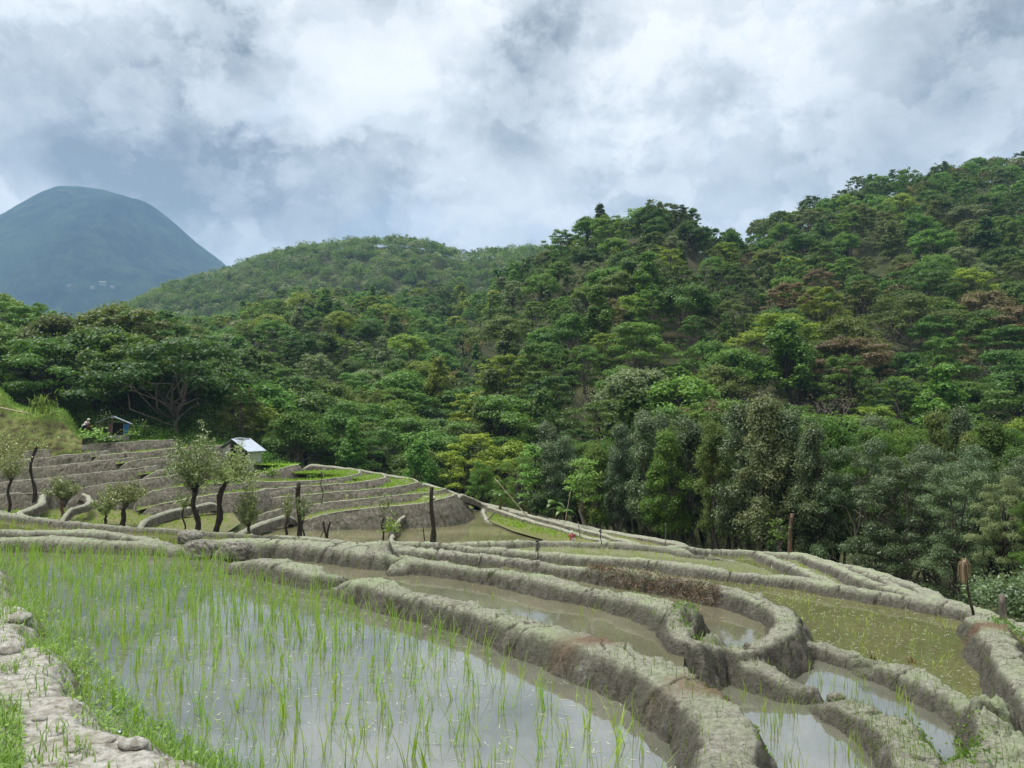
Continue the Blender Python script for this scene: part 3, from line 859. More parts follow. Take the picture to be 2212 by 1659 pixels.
def sweep(name, pts, sec, mat, label=None, cat=None, group=None, kind=None, step=.22, rough=.05, taper=True, crest_i=(3, 7)):
    """sec: list of (offset to the camera side, height) from the front foot over the crest to the back"""
    c = catmull(np.array(pts), step)
    nrm = offset_dir(c)
    # the front side must face the lower end = nearer the camera
    if (nrm * c[:, :2]).sum() > 0:
        nrm = -nrm
    sec = np.array(sec, float)
    # densify the section
    tt = np.linspace(0, len(sec) - 1, (len(sec) - 1) * 3 + 1)
    so_ = np.interp(tt, np.arange(len(sec)), sec[:, 0]); sz = np.interp(tt, np.arange(len(sec)), sec[:, 1])
    n = len(c); k = len(tt)
    endf = np.ones(n)
    if taper:
        s = np.arange(n); endf = np.clip(np.minimum(s + 1.5, n - s + .5) / 4.0, .25, 1)
    Xo = c[:, None, 0] + nrm[:, None, 0] * so_[None] ; Yo = c[:, None, 1] + nrm[:, None, 1] * so_[None]
    Zo = c[:, None, 2] + sz[None] * endf[:, None]
    q = fbm2(Xo * 1.7 + Zo, Yo * 1.7, 4, 11, .6); q2 = fbm2(Xo * 5 + Zo * 3, Yo * 5, 2, 14)
    steep = 1 - np.exp(-((tt[None] - (crest_i[0] + crest_i[1]) / 2) / 1.6) ** 2)
    Xo += nrm[:, None, 0] * rough * (q * 1.6 + q2 * .6) * steep; Yo += nrm[:, None, 1] * rough * (q * 1.6 + q2 * .6) * steep
    sk = 1 - np.clip(np.minimum(np.arange(n) + .0, n - 1 - np.arange(n)) / 5.0, 0, 1)
    if taper: Zo -= (.75 * sk ** 1.5)[:, None]
    Zo += .5 * rough * q + .35 * rough * fbm2(Xo * 0 + c[:, None, 0] * .8, c[:, None, 1] * .8, 2, 17)
    I = np.arange(n * k).reshape(n, k)
    F_ = np.stack([I[:-1, :-1], I[1:, :-1], I[1:, 1:], I[:-1, 1:]], -1).reshape(-1, 4)
    # face winding so that normals point up/out
    v0, v1, v3 = np.array([Xo[0, k // 2], Yo[0, k // 2], 0]), np.array([Xo[1, k // 2], Yo[1, k // 2], 0]), np.array([Xo[0, k // 2 + 1], Yo[0, k // 2 + 1], 0])
    if np.cross(v1 - v0, v3 - v0)[2] < 0:
        F_ = F_[:, ::-1]
    crest = ((tt >= crest_i[0]) & (tt <= crest_i[1])).astype(float)
    Vv = np.stack([Xo, Yo, Zo], -1).reshape(-1, 3)
    cen = c.mean(0)
    o = obj(name, mesh_np(name, Vv - cen, F_, (mat,), True, {'crest': np.tile(crest, n), 'algae': np.tile(crest * .8, n)}), None, cen)
    return tag(o, label, cat, group, kind), c, nrm

FIELD_TUFTS = []      # (points, density colour) for rice blades far away
def field(c, nrm, back, z_off, mat, label, tufts=0.0, front=.12):
    a_ = np.stack([c[:, 0] - nrm[:, 0] * front, c[:, 1] - nrm[:, 1] * front, c[:, 2] + z_off], 1)
    # flat: use the lowest crest, gently following the ends
    b_ = np.stack([c[:, 0] - nrm[:, 0] * back, c[:, 1] - nrm[:, 1] * back, c[:, 2] + z_off], 1)
    n = len(c)
    V_ = np.concatenate([a_, b_])
    i = np.arange(n - 1)
    F_ = np.stack([i, i + 1, i + 1 + n, i + n], 1)
    if np.cross(V_[F_[0, 1]] - V_[F_[0, 0]], V_[F_[0, 3]] - V_[F_[0, 0]])[2] < 0:
        F_ = F_[:, ::-1]
    tag(obj('water', mesh_np('water', V_, F_, (mat,), False)), label, None, None, 'structure')
    if tufts > 0:
        rng = np.random.default_rng(len(FIELD_TUFTS) + 7)
        L = np.linalg.norm(np.diff(c[:, :2], axis=0), axis=1).sum()
        m = int(L * (back - front) * tufts)
        s = rng.random(m) * (n - 1.001); ii = s.astype(int); f = (s - ii)[:, None]; q = rng.random(m)[:, None]
        A1_ = a_[ii] * (1 - f) + a_[ii + 1] * f; B1_ = b_[ii] * (1 - f) + b_[ii + 1] * f
        FIELD_TUFTS.append(A1_ * (1 - q) + B1_ * q)

def terr_sec(Hh):
    return [(.16 + .62 * Hh + .5, -Hh - 1.1), (.12 + .56 * Hh, -Hh * .85), (.10 + .30 * Hh, -Hh * .42), (.08, -.06), (.03, .0), (-.04, .015), (-.10, -.01), (-.18, -.12), (-.24, -.3)]

M_fieldmud = make_water('shallow terrace water', (.15, .17, .055), (.19, .17, .08), 1.4, 1.0, .25)
M_fieldgreen = make_water('bright seedbed', (.18, .30, .03), (.25, .40, .05), 1.3, 1.5, .6)
# (name, crest points as (px,py,distance), wall height, field depth, tufts per m2, green?, label)
TERR = [
 ([(35, 975, 63), (136, 967, 64), (218, 959, 64.5), (300, 953, 65), (343, 951, 65.5)], .75, 5.0, 3, 0, 'topmost grey terrace bank below the garden hut with blue cloth'),
 ([(-250, 1003, 59), (-60, 999, 59), (55, 992, 59.5), (130, 984, 59.5), (190, 978, 60)], .55, 3.5, 3, 0, 'second terrace bank from the top at the far left'),
 ([(194, 985, 58.6), (300, 976, 60), (406, 966, 62), (470, 962, 63)], .6, 4.0, 4, 0, 'second terrace bank from the top left of the tin-roofed hut'),
 ([(-250, 1031, 57), (-60, 1023, 57), (55, 1011, 57.5), (136, 1004, 57.5), (245, 993, 58)], .55, 2.4, 3, 0, 'third terrace bank from the top at the far left'),
 ([(250, 1000, 57), (320, 991, 58), (387, 983, 59), (450, 978, 60)], .7, 3, 5, 0, 'third terrace bank down, behind the crown of the tallest willow'),
 ([(-250, 1062, 55), (-60, 1049, 55.2), (5, 1041, 55.5), (104, 1033, 55.7), (164, 1026, 56), (297, 1011, 56.5)], .62, 2.2, 2, 0, 'long fourth terrace bank of bare grey mud on the left slope'),
 ([(300, 1023, 55.4), (340, 1018, 56), (382, 1011, 57), (450, 1004, 58)], .6, 2.8, 9, 0, 'terrace bank with a bright rice strip left of the tallest willow'),
 ([(150, 1058, 54), (200, 1050, 54.3), (245, 1043, 54.5), (300, 1036, 54.8), (345, 1030, 55)], .95, 2.0, 2, 0, 'high dark terrace bank above the small round willow'),
 ([(-250, 1100, 53), (-60, 1075, 53.5), (27, 1066, 54), (104, 1063, 54.5)], .75, 1.6, 2, 0, 'low left terrace bank behind the slender leaning tree'),
 ([(290, 1070, 52.6), (330, 1061, 53), (368, 1053, 53.4), (420, 1047, 54), (480, 1043, 55)], .9, 2.4, 9, 0, 'terrace bank with a rice strip behind the two big willows'),
 ([(296, 1100, 50.5), (340, 1090, 51), (404, 1077, 51.6), (480, 1066, 52.4), (540, 1062, 53)], .85, 2.2, 6, 0, 'lowest left terrace bank just above the valley floor ponds'),
 # across the valley, below the hut with the tin roof
 ([(500, 1030, 59.4), (535, 1026, 59.8), (575, 1019, 60.2), (612, 1010, 60.8), (640, 1004, 61.5), (650, 999, 63)], .65, 6.0, 22, 2, 'curved bank of the bright green seedbed beside the tin-roofed hut'),
 ([(500, 1046, 57), (535, 1040, 57.2), (600, 1040, 57.4), (657, 1038, 57.8), (720, 1033, 58.4), (765, 1026, 59.5), (778, 1018, 61.5), (760, 1013, 64)], .5, 5.0, 18, 1, 'bank round the second green rice terrace from the top'),
 ([(500, 1065, 55.6), (540, 1059, 55.8), (620, 1053, 56), (685, 1048, 56.2), (760, 1043, 56.6), (810, 1037, 57.4), (833, 1030, 59), (825, 1022, 62)], .5, 3.0, 16, 1, 'bank round the third green rice terrace from the top'),
 ([(520, 1084, 54.2), (562, 1078, 54.3), (640, 1070, 54.5), (740, 1061, 54.9), (830, 1054, 55.4), (880, 1047, 56.4), (902, 1040, 58.4), (880, 1031, 61.5)], .5, 2.8, 14, 1, 'bank round the fourth green rice terrace ending in a sharp point'),
 ([(520, 1122, 52.0), (556, 1113, 52.2), (616, 1097, 52.9), (671, 1090, 53.1), (750, 1081, 53.3), (821, 1073, 53.7), (900, 1066, 54.3), (955, 1058, 55.6), (968, 1052, 57.5)], .8, 2.6, 12, 1, 'long fifth terrace bank with dry brown grass on its right end'),
 ([(640, 1125, 49.8), (685, 1115, 50.1), (739, 1104, 50.6), (800, 1097, 51), (848, 1093, 51.3), (930, 1083, 52), (975, 1071, 53.5), (985, 1063, 55.5)], 1.2, 2.4, 8, 1, 'lowest and highest-faced terrace bank above the muddy valley ponds'),
]
def bend_back(W_, first, last):
    W_ = [np.array(q) for q in W_]
    if last:
        t = W_[-1] - W_[-2]; t = t / np.linalg.norm(t[:2]); bk = np.array([-t[1], t[0], 0])
        W_ += [W_[-1] + t * .7 + bk * .5, W_[-1] + t * 1.0 + bk * 1.5, W_[-1] + t * .8 + bk * 2.6]
    return W_
for (pts, Hh, back, tf, gr, lab) in TERR:
    o, c, nrm = sweep('terrace_bank', bend_back([PD(*p) for p in pts], False, gr == 0), terr_sec(Hh), M_bank, lab, 'terrace bank', 'terrace banks across the valley', rough=.15, crest_i=(4, 5.7))
    field(c, nrm, back, -.10, M_fieldgreen if gr == 2 else (M_fieldmud), 'shallow water on the terrace step', tf)

BSEC = [(.42, -.5), (.32, -.16), (.24, -.04), (.12, .04), (.0, .06), (-.12, .04), (-.24, -.04), (-.32, -.16), (-.42, -.5)]
def far_bund(pts, lab, wsc=1.0, dry=0):
    s = [(a_ * wsc * .72, b_ * wsc) for a_, b_ in BSEC]
    return sweep('mud_bund', [PD(*p) if len(p) == 3 else p for p in pts], s, M_bank, lab, 'earth bund', 'mud bunds on the valley floor', rough=.10, crest_i=(2, 6))
ZQ = -5.12
# valley floor water
def pond(poly, z, mat, lab):
    from mathutils.geometry import tessellate_polygon
    p = np.array([P(a_, b_, z) for a_, b_ in poly])
    tt = np.array(tessellate_polygon([[Vector(tuple(q)) for q in p]]))
    e = np.cross(p[tt[:, 1]] - p[tt[:, 0]], p[tt[:, 2]] - p[tt[:, 0]])[:, 2]
    tt[e < 0] = tt[e < 0][:, ::-1]
    tag(obj('water', mesh_np('water', p, tt, (mat,), False)), lab, None, None, 'structure')
    return p
pond([(470, 1165), (530, 1130), (560, 1118), (650, 1128), (720, 1112), (860, 1098), (985, 1075), (1045, 1090), (1058, 1120), (1150, 1150), (1300, 1180), (1240, 1215), (860, 1230), (600, 1215), (440, 1200)], ZQ, M_wQ, 'wide muddy pond on the valley floor')
far_bund([(881, 1105, 52), (868, 1118, 50.3), (856, 1131, 48.3), (849, 1146, 46), (846, 1166, 43.2), (846, 1195, 39.5)], 'leafy dividing bund across the muddy valley pond', .6)
far_bund([(975, 1102, 60), (1010, 1100, 60.5), (1047, 1099, 61)], 'thin straight bund at the far end of the muddy valley pond', .8)
far_bund([(1043, 1097, 61), (1046, 1112, 57), (1056, 1124, 54), (1085, 1137, 51.2), (1110, 1146, 49.3), (1150, 1156, 47.3), (1206, 1166, 45.5), (1260, 1174, 44)], 'curving dark-edged bund between the muddy pond and the green strip', .8)
rimA, cA, nA = far_bund([(985, 1064, 58), (1010, 1073, 60), (1039, 1085, 62), (1075, 1094, 60.5), (1110, 1102, 58.6), (1160, 1113, 56), (1206, 1124, 53.5), (1274, 1140, 50), (1315, 1148, 48.2), (1383, 1159, 45.5), (1437, 1167, 43.5), (1500, 1182, 41)], 'outermost pale bund of the valley terraces along the wood', 1.1)
far_bund([(903, 1038, 62), (944, 1052, 60.5), (985, 1066, 59), (1012, 1078, 60)], 'pale rim bund descending beside the small green terraces', 1.0)
far_bund([(650, 1001, 66), (700, 1006, 66), (753, 1012, 65), (800, 1019, 64.5), (845, 1027, 64), (880, 1032, 63), (905, 1040, 61)], 'rim bund curving behind the upper green terraces', 1.0)
far_bund([(1085, 1100, 58), (1124, 1108, 55.5), (1180, 1121, 52.5), (1233, 1136, 49.5), (1287, 1149, 47), (1342, 1165, 44.3), (1400, 1178, 42)], 'middle one of three pale bunds converging along the wood', .85)
far_bund([(1050, 1092, 60.5), (1085, 1104, 56.5), (1124, 1117, 53.6), (1165, 1129, 51), (1206, 1140, 48.6), (1260, 1157, 45.5), (1330, 1172, 43)], 'inner pale bund bordering the long green strip', .85)
pond([(1047, 1093), (1124, 1117), (1206, 1140), (1260, 1157), (1330, 1180), (1206, 1175), (1110, 1148), (1056, 1126)], -5.0, M_fieldmud, 'long green rice strip on the valley floor')
pond([(985, 1062), (1040, 1084), (1045, 1098), (975, 1101)], -5.0, M_fieldmud, 'small olive pond above the muddy valley pond')
pond([(1060, 1090), (1160, 1112), (1280, 1141), (1440, 1172), (1440, 1190), (1320, 1185), (1220, 1145), (1120, 1115)], -5.08, M_fieldmud, 'narrow wet strip between converging bunds')
rng = np.random.default_rng(5)
def poly_scatter(poly, z, dens, rng):
    p = np.array([P(a_, b_, z)[:2] for a_, b_ in poly])
    lo, hi = p.min(0), p.max(0)
    n = int((hi - lo).prod() * dens)
    q = lo + rng.random((n, 2)) * (hi - lo)
    m = inpoly(q[:, 0], q[:, 1], p)
    return np.concatenate([q[m], np.full((m.sum(), 1), z)], 1)
FIELD_TUFTS.append(poly_scatter([(1052, 1096), (1124, 1119), (1206, 1142), (1260, 1158), (1300, 1172), (1206, 1163), (1110, 1142), (1058, 1122)], -5.0, 16, rng))
FIELD_TUFTS.append(poly_scatter([(990, 1070), (1040, 1087), (1042, 1096), (980, 1098)], -5.0, 12, rng))
FIELD_TUFTS.append(poly_scatter([(1100, 1105), (1280, 1145), (1420, 1176), (1320, 1178)], -5.08, 5, rng))
# ring bunds on the valley floor at the left
far_bund([(200, 1050, 55), (130, 1058, 55), (97, 1066, 54), (92, 1076, 51.5), (86, 1088, 49), (62, 1098, 47.5), (42, 1107, 46), (60, 1118, 44.3), (110, 1126, 43), (160, 1130, 42), (220, 1136, 41.5)], 'sinuous pale bund winding round the small willow pond', 1.1)
far_bund([(172, 1065, 54), (190, 1072, 52), (193, 1082, 50), (180, 1092, 47.5), (150, 1100, 46), (130, 1110, 45)], 'hook-shaped bund inside the willow pond', .8)
far_bund([(300, 1130, 43), (340, 1112, 46), (380, 1100, 48.5), (430, 1092, 50), (480, 1080, 51.5)], 'pale bund rising to the right behind the two big willows', 1.0)
far_bund([(-250, 1125, 45), (-120, 1112, 46), (0, 1102, 47), (42, 1100, 47.5)], 'low bund leaving the picture at the far left', 1.0)
far_bund([(500, 1160, 44), (540, 1140, 46.5), (570, 1128, 48.6), (600, 1118, 50.2), (640, 1108, 52)], 'shadowed bund at the left end of the muddy valley pond', 1.1)
pond([(-300, 1110), (60, 1075), (210, 1050), (300, 1095), (480, 1075), (520, 1130), (460, 1170), (200, 1150), (-300, 1150)], -4.25, M_fieldmud, 'green tinged water of the willow pond')
FIELD_TUFTS.append(poly_scatter([(-100, 1110), (60, 1085), (190, 1065), (290, 1100), (480, 1085), (500, 1140), (200, 1140), (-100, 1135)], -4.25, 5, rng))

# ------------------------------------------------------------------ far ridge and the blue mountain
def skyline_terrain(name, xs, prof, d0, d1, dfoot, zfoot, mat, label, nd=90, nz=6, seed=1, sc=60.):
    """prof: (px, py skyline); ground rises from the foot at dfoot to the crest at d0 and falls behind to d1"""
    pr = np.array(prof, float)
    pxs = np.arange(xs[0], xs[1], xs[2]); py = np.interp(pxs, pr[:, 0], pr[:, 1])
    for _ in range(4):
        py[1:-1] = (py[:-2] + py[1:-1] * 2 + py[2:]) / 4
    zc = np.array([PD(a_, b_, d0)[2] for a_, b_ in zip(pxs, py)])
    t = np.concatenate([np.linspace(0, 1, nd), 1 + np.linspace(.05, 1, 14)])
    dd = np.where(t <= 1, dfoot + (d0 - dfoot) * t, d0 + (d1 - d0) * (t - 1))
    rise = np.where(t <= 1, np.sin(np.clip(t, 0, 1) * math.pi / 2) ** 1.15, 1 - .9 * (t - 1) ** 1.3)
    Z = zfoot + (zc[:, None] - zfoot) * rise[None]
    Xx = (pxs[:, None] - 1106) / FPX * dd[None]; Yy = np.broadcast_to(dd[None], Xx.shape)
    fade = np.clip(1.0 - np.exp(-((t - 1) / (.3 if name == 'mountain' else .12)) ** 2), .07, 1)[None]
    Z = Z + fade * nz * (fbm2(Xx / sc, Yy / sc, 5, seed, .55)) + (fade * nz * 1.5 * (.5 - 2 * np.abs(fbm2(Xx / sc * .6, Yy / sc * .35, 4, seed + 5))) if name == 'mountain' else 0)
    I = np.arange(Xx.size).reshape(Xx.shape)
    F_ = np.stack([I[:-1, :-1], I[1:, :-1], I[1:, 1:], I[:-1, 1:]], -1).reshape(-1, 4)
    o = obj(name, mesh_np(name, np.stack([Xx, Yy, Z], -1).reshape(-1, 3), F_, (mat,)))
    tag(o, label, None, None, 'structure')
    return pxs, dd, Z

def mountain_mat():
    m, g, out = new_mat('mountain slopes')
    w = wpos(g)
    n1 = g.noise(w, .0022, 8, .6); n2 = g.noise(w, .018, 8, .7); 
    c = g.ramp(n2, [(.36, (.004, .010, .006)), (.5, (.018, .032, .016)), (.62, (.045, .07, .03))])
    c = g.mix(g.maprange(n1, .50, .64, 0, .7), c, (.045, .08, .035))
    princ(g, out, c, 1, g.noise(w, .04, 8, .75), 1.0, 14, .0)
    return m
M_mount = mountain_mat()
MTN = [(-1400, 900), (-800, 760), (-400, 640), (-150, 520), (0, 462), (60, 432), (110, 416), (160, 411), (210, 414), (260, 430), (320, 456), (370, 490), (420, 530), (460, 558), (500, 590), (560, 640), (640, 720), (760, 850), (900, 940)]
MTN = [(a_, b_ + 8) for a_, b_ in MTN]
skyline_terrain('mountain', (-1400, 900, 5), MTN, 2600, 4200, 1500, -70, M_mount, 'blue hazy dome-shaped mountain at the left', nz=55, seed=3, sc=260.)
RDG = [(-100, 840), (100, 760), (200, 700), (250, 674), (330, 632), (400, 606), (480, 588), (560, 560), (640, 543), (720, 532), (800, 524), (860, 522), (930, 536), (990, 552), (1060, 545), (1130, 540), (1200, 545), (1400, 560), (1800, 640), (2400, 700)]
RDG = [(a_, b_ + 17) for a_, b_ in RDG]
RX, RD, RZ = skyline_terrain('far_ridge', (-100, 2400, 6), RDG, 560, 800, 330, -30, M_forest, 'wooded ridge behind the nearer hills', nz=7, seed=9, sc=60.)
# ------------------------------------------------------------------ tree library
def crown_pts(rng, lobes, n, rz=1.0, up=.55):
    """points and normals on the upper shells of lobes (cx,cy,cz,r)"""
    L = np.array(lobes); p = L[:, 3] ** 2; p = p / p.sum()
    i = rng.choice(len(L), n, p=p)
    v = rng.normal(size=(n, 3)); v /= np.linalg.norm(v, axis=1)[:, None]
    flip = (v[:, 2] < -.15) & (rng.random(n) < .75)
    v[flip, 2] *= -1
    rad = L[i, 3] * (1 - .5 * rng.random(n) ** 2.2) * (1 + .8 * rng.random(n) ** 5)
    q = v * rad[:, None]; q[:, 2] *= rz
    c = L[i, :3] + q
    nn = v * .8 + rng.normal(size=(n, 3)) * .55; nn[:, 2] += up
    return c, nn, i

def limb(mb, a_, b_, r0, r1, rng, seg=5, bend=.12, k=5):
    a_ = np.asarray(a_, float); b_ = np.asarray(b_, float)
    t = np.linspace(0, 1, seg)[:, None]
    L = np.linalg.norm(b_ - a_)
    p = a_ * (1 - t) + b_ * t
    p[1:-1] += rng.normal(size=(seg - 2, 3)) * L * bend * .35
    p[:, 2] += (np.sin(t[:, 0] * math.pi) * L * bend * .3)
    mb.tube(p, r0 + (r1 - r0) * t[:, 0], k, False)
    return p

def tree_mesh(kind, seed, n, leaf, H=10.0, low=False):
    """returns (trunk mesh builder, crown mesh builder); unit tree of height H standing at 0"""
    rng = np.random.default_rng(seed)
    tb, cb = MB(), MB()
    k = 5 if not low else 3
    lobes = []
    if kind == 'round':
        Rr = H * rng.uniform(.34, .44)
        th = H * .3
        for i in range(42):
            v = rng.normal(size=3); v /= np.linalg.norm(v); v[2] = abs(v[2]) * 1.25 - .35
            f = rng.uniform(.5, 1.0)
            lobes.append((v[0] * Rr * f, v[1] * Rr * f, H * .60 + v[2] * H * .27, Rr * rng.uniform(.13, .27)))
        rz = .8
    elif kind == 'tier':
        Rr = H * rng.uniform(.46, .6); th = H * .45
        for i in range(46):
            lv = rng.choice([.52, .66, .78, .9, .97], p=[.15, .2, .25, .25, .15])
            rr = Rr * (1.25 - lv) * 1.75 * math.sqrt(rng.uniform(.05, 1)); an = rng.uniform(0, 6.283)
            lobes.append((math.cos(an) * rr, math.sin(an) * rr, H * lv + rng.normal() * .02 * H, Rr * rng.uniform(.11, .24)))
        rz = .45
    elif kind == 'tall':
        Rr = H * rng.uniform(.2, .27); th = H * .25
        for i in range(64):
            z = rng.uniform(.34, 1.0); an = rng.uniform(0, 6.283)
            prof = math.sin(min(1, (1.04 - z) * 1.5) * math.pi / 2) * (.55 + .45 * min(1, (z - .22) * 2.6))
            rr = Rr * prof * rng.uniform(.3, 1.0)
            lobes.append((math.cos(an) * rr, math.sin(an) * rr, H * z, Rr * rng.uniform(.14, .30)))
        rz = .9
    elif kind == 'feather':
        Rr = H * rng.uniform(.33, .42); th = H * .3
        for i in range(70):
            z = rng.uniform(.33, 1.0); an = rng.uniform(0, 6.283)
            rr = Rr * math.sqrt(max(0, 1 - ((z - .6) / .43) ** 2)) * rng.uniform(.4, 1.0)
            lobes.append((math.cos(an) * rr, math.sin(an) * rr, H * z, Rr * rng.uniform(.08, .19)))
        rz = .55
    elif kind == 'bush':
        Rr = H * .5; th = H * .1
        for i in range(16):
            v = rng.normal(size=3); v /= np.linalg.norm(v); v[2] = abs(v[2])
            f = rng.uniform(.4, .8)
            lobes.append((v[0] * Rr * f * 1.3, v[1] * Rr * f * 1.3, H * .15 + v[2] * H * .6, Rr * rng.uniform(.25, .45)))
        rz = .8
    elif kind in ('bare', 'bamboo'):
        Rr = H * .35; th = H * .3; rz = 1
    if kind == 'bare':
        def grow(p, d, L, r, lv):
            q = p + d * L
            limb(tb, p, q, r, r * .6, rng, 4, .25, 4 if lv < 2 else 3)
            if lv >= (3 if low else 4):
                return
            for c_ in range(3 if lv else 4):
                nd = d + rng.normal(size=3) * .55; nd[2] = abs(nd[2]) * .8 + .12; nd /= np.linalg.norm(nd)
                grow(q, nd, L * rng.uniform(.55, .8), r * .55, lv + 1)
        grow(np.zeros(3), np.array([.03, .02, 1.0]), H * .32, H * .016, 0)
        c_ = rng.normal(size=(n // 5, 3)) * np.array([.2, .2, .14]) * H + np.array([0, 0, H * .75])
        cb.leaves(c_, rng.normal(size=(len(c_), 3)) + [0, 0, .5], leaf, leaf * .5, rng)
        return tb, cb
    if kind == 'bamboo':
        for i in range(16 if not low else 9):
            an = rng.uniform(0, 6.283); ln = rng.uniform(.7, 1.0) * H; sp = rng.uniform(.1, .42) * H
            t = np.linspace(0, 1, 8)
            p = np.stack([math.cos(an) * (.06 * H + sp * t ** 2.2), math.sin(an) * (.06 * H + sp * t ** 2.2), ln * (t - .13 * t ** 3)], 1)
            tb.tube(p, H * .006 * (1 - .8 * t) + .004, 3, False)
            m = n // 16
            tt = rng.uniform(.3, 1, m) ** .8
            c_ = np.stack([np.interp(tt, t, p[:, j_]) for j_ in range(3)], 1) + rng.normal(size=(m, 3)) * H * .035
            cb.leaves(c_, rng.normal(size=(m, 3)) + [0, 0, .6], leaf * 1.3, leaf * .35, rng, droop=1.0)
        return tb, cb
    # trunk and limbs that reach for the lobes
    r0 = H * (.022 if kind != 'tall' else .016)
    lean = rng.normal(size=2) * .04 * H
    top = np.array([lean[0], lean[1], H * .82])
    tp = limb(tb, (0, 0, -.4), top, r0, r0 * .3, rng, 8, .08, 6 if not low else 4)
    nl = 8 if low else 16
    for j_ in rng.choice(len(lobes), min(nl, len(lobes)), replace=False):
        l_ = np.array(lobes[j_][:3])
        s = np.clip((l_[2] / H) * .62 - .02, .15, .8)
        a_ = np.array([np.interp(s * H * .82, tp[:, 2], tp[:, q_]) for q_ in range(3)])
        limb(tb, a_, l_, r0 * .4, r0 * .1, rng, 5, .25, 4 if not low else 3)
    c_, nn, li = crown_pts(rng, lobes, n, rz, .9 if kind == 'tier' else .55)
    lobt = rng.random(len(lobes))
    tint = np.clip(.25 + .35 * lobt[li] + .45 * rng.random(n) - .1, 0, 1)
    sz = leaf * rng.uniform(.6, 1.35, n)
    cb.leaves(c_, nn, sz, sz * (.62 if kind != 'feather' else .5), rng, tint)
    return tb, cb

def library(kind, nvar, n, leaf, H=10.0, seed=0):
    out = []
    for i in range(nvar):
        tb, cb = tree_mesh(kind, seed + i * 17 + 3, n, leaf, H)
        tm = tb.mesh('trunk', (M_bark,), True)
        cm = cb.mesh('crown', (LEAF['mid'],), False)
        out.append((tm, cm))
    return out
NEAR_N = 9000
LIB = {
 ('round', 0): library('round', 4, 10500, .31, seed=100), ('tier', 0): library('tier', 4, 9500, .31, seed=200),
 ('tall', 0): library('tall', 3, 8500, .30, seed=300), ('feather', 0): library('feather', 4, 9500, .28, seed=400),
 ('bare', 0): library('bare', 2, 1500, .22, seed=500), ('bamboo', 0): library('bamboo', 2, 2600, .5, seed=600),
 ('tall', 1): library('tall', 4, 24000, .155, seed=700), ('feather', 1): library('feather', 3, 26000, .145, seed=800),
 ('round', 1): library('round', 2, 20000, .18, seed=900), ('bush', 1): library('bush', 3, 2600, .55, seed=950),
}
def place_tree(kind, lod, i, loc, H, leafkey, name, label, cat, group, sxy=1.0, rz=0.0, bark=M_bark, lean=(0, 0)):
    tm, cm = LIB[(kind, lod)][i % len(LIB[(kind, lod)])]
    root = empty(name, loc, label, cat, group, rz, (H / 10 * sxy, H / 10 * sxy, H / 10))
    root.rotation_euler = (lean[0], lean[1], rz)
    a_ = obj('trunk', tm, root); b_ = obj('crown', cm, root)
    for o_, mt in ((a_, bark), (b_, LEAF[leafkey])):
        o_.material_slots[0].link = 'OBJECT'; o_.material_slots[0].material = mt
    return root

ORD = ['leftmost', 'second from left', 'third from left', 'fourth from left', 'fifth from left', 'sixth from left', 'seventh from left', 'eighth from left', 'ninth from left', 'tenth from left', 'eleventh from left', 'twelfth from left']
rng = np.random.default_rng(77)
# ---- the dark wood of tall trees along the outer terrace rim: (px, distance, top py, kind, leaf)
WOOD = [(1090, 66, 1030, 'feather', 'mid'), (1040, 70, 1000, 'feather', 'mid'), (1130, 60, 985, 'feather', 'mid'), (1185, 56, 965, 'tall', 'alder'), (1215, 58, 940, 'tall', 'alder'),
 (1290, 54, 955, 'tall', 'mid'), (1340, 52, 930, 'tall', 'alder'), (1395, 50, 915, 'tall', 'alder'), (1440, 48, 945, 'tall', 'mid'),
 (1490, 49, 900, 'tall', 'alder'), (1545, 44, 905, 'tall', 'olive'), (1600, 42, 890, 'tall', 'alder'), (1650, 40, 880, 'tall', 'grey'), (1700, 40, 905, 'tall', 'alder'),
 (1755, 38, 925, 'tall', 'alder'), (1800, 40, 905, 'tall', 'mid'), (1850, 36, 950, 'feather', 'alder'), (1900, 38, 925, 'feather', 'mid'), (1955, 33, 990, 'feather', 'alder'),
 (2010, 34, 965, 'feather', 'alder'), (2060, 29, 1010, 'feather', 'alder'), (2110, 31, 975, 'feather', 'alder'), (2165, 26, 1030, 'feather', 'grey'), (2215, 28, 985, 'feather', 'alder'),
 (2260, 24, 1030, 'feather', 'mid'), (2330, 25, 1000, 'feather', 'alder'), (2420, 24, 990, 'tall', 'alder'),
 (1310, 60, 925, 'round', 'dark'), (1420, 60, 900, 'feather', 'dark'), (1520, 56, 895, 'round', 'dark'), (1620, 54, 880, 'tall', 'dark'), (1730, 52, 890, 'feather', 'dark'),
 (1840, 50, 900, 'round', 'dark'), (1940, 48, 910, 'feather', 'mid'), (2050, 44, 925, 'round', 'dark'), (2140, 42, 930, 'feather', 'mid'), (2230, 38, 925, 'feather', 'dark'), (2340, 36, 900, 'round', 'dark'),
 (1570, 49, 930, 'tall', 'alder'), (1680, 47, 900, 'tall', 'alder'), (1780, 45, 935, 'tall', 'dark'), (1880, 43, 950, 'tall', 'alder'), (1985, 40, 960, 'tall', 'dark'), (2090, 36, 975, 'tall', 'alder'), (2190, 33, 985, 'tall', 'dark'),
 (1250, 64, 950, 'feather', 'mid'), (1360, 66, 925, 'round', 'mid')]
KN = {'alder': 'deep green', 'grey': 'grey-green', 'olive': 'olive', 'mid': 'mid green', 'dark': 'very dark green', 'bright': 'yellow-green', 'brown': 'brownish', 'straw': 'straw-coloured', 'willow': 'silvery'}
SN = {'tall': 'slender upright', 'feather': 'loose feathery', 'round': 'rounded dense', 'tier': 'layered flat-topped', 'bare': 'leafless twiggy', 'bamboo': 'arching bamboo'}
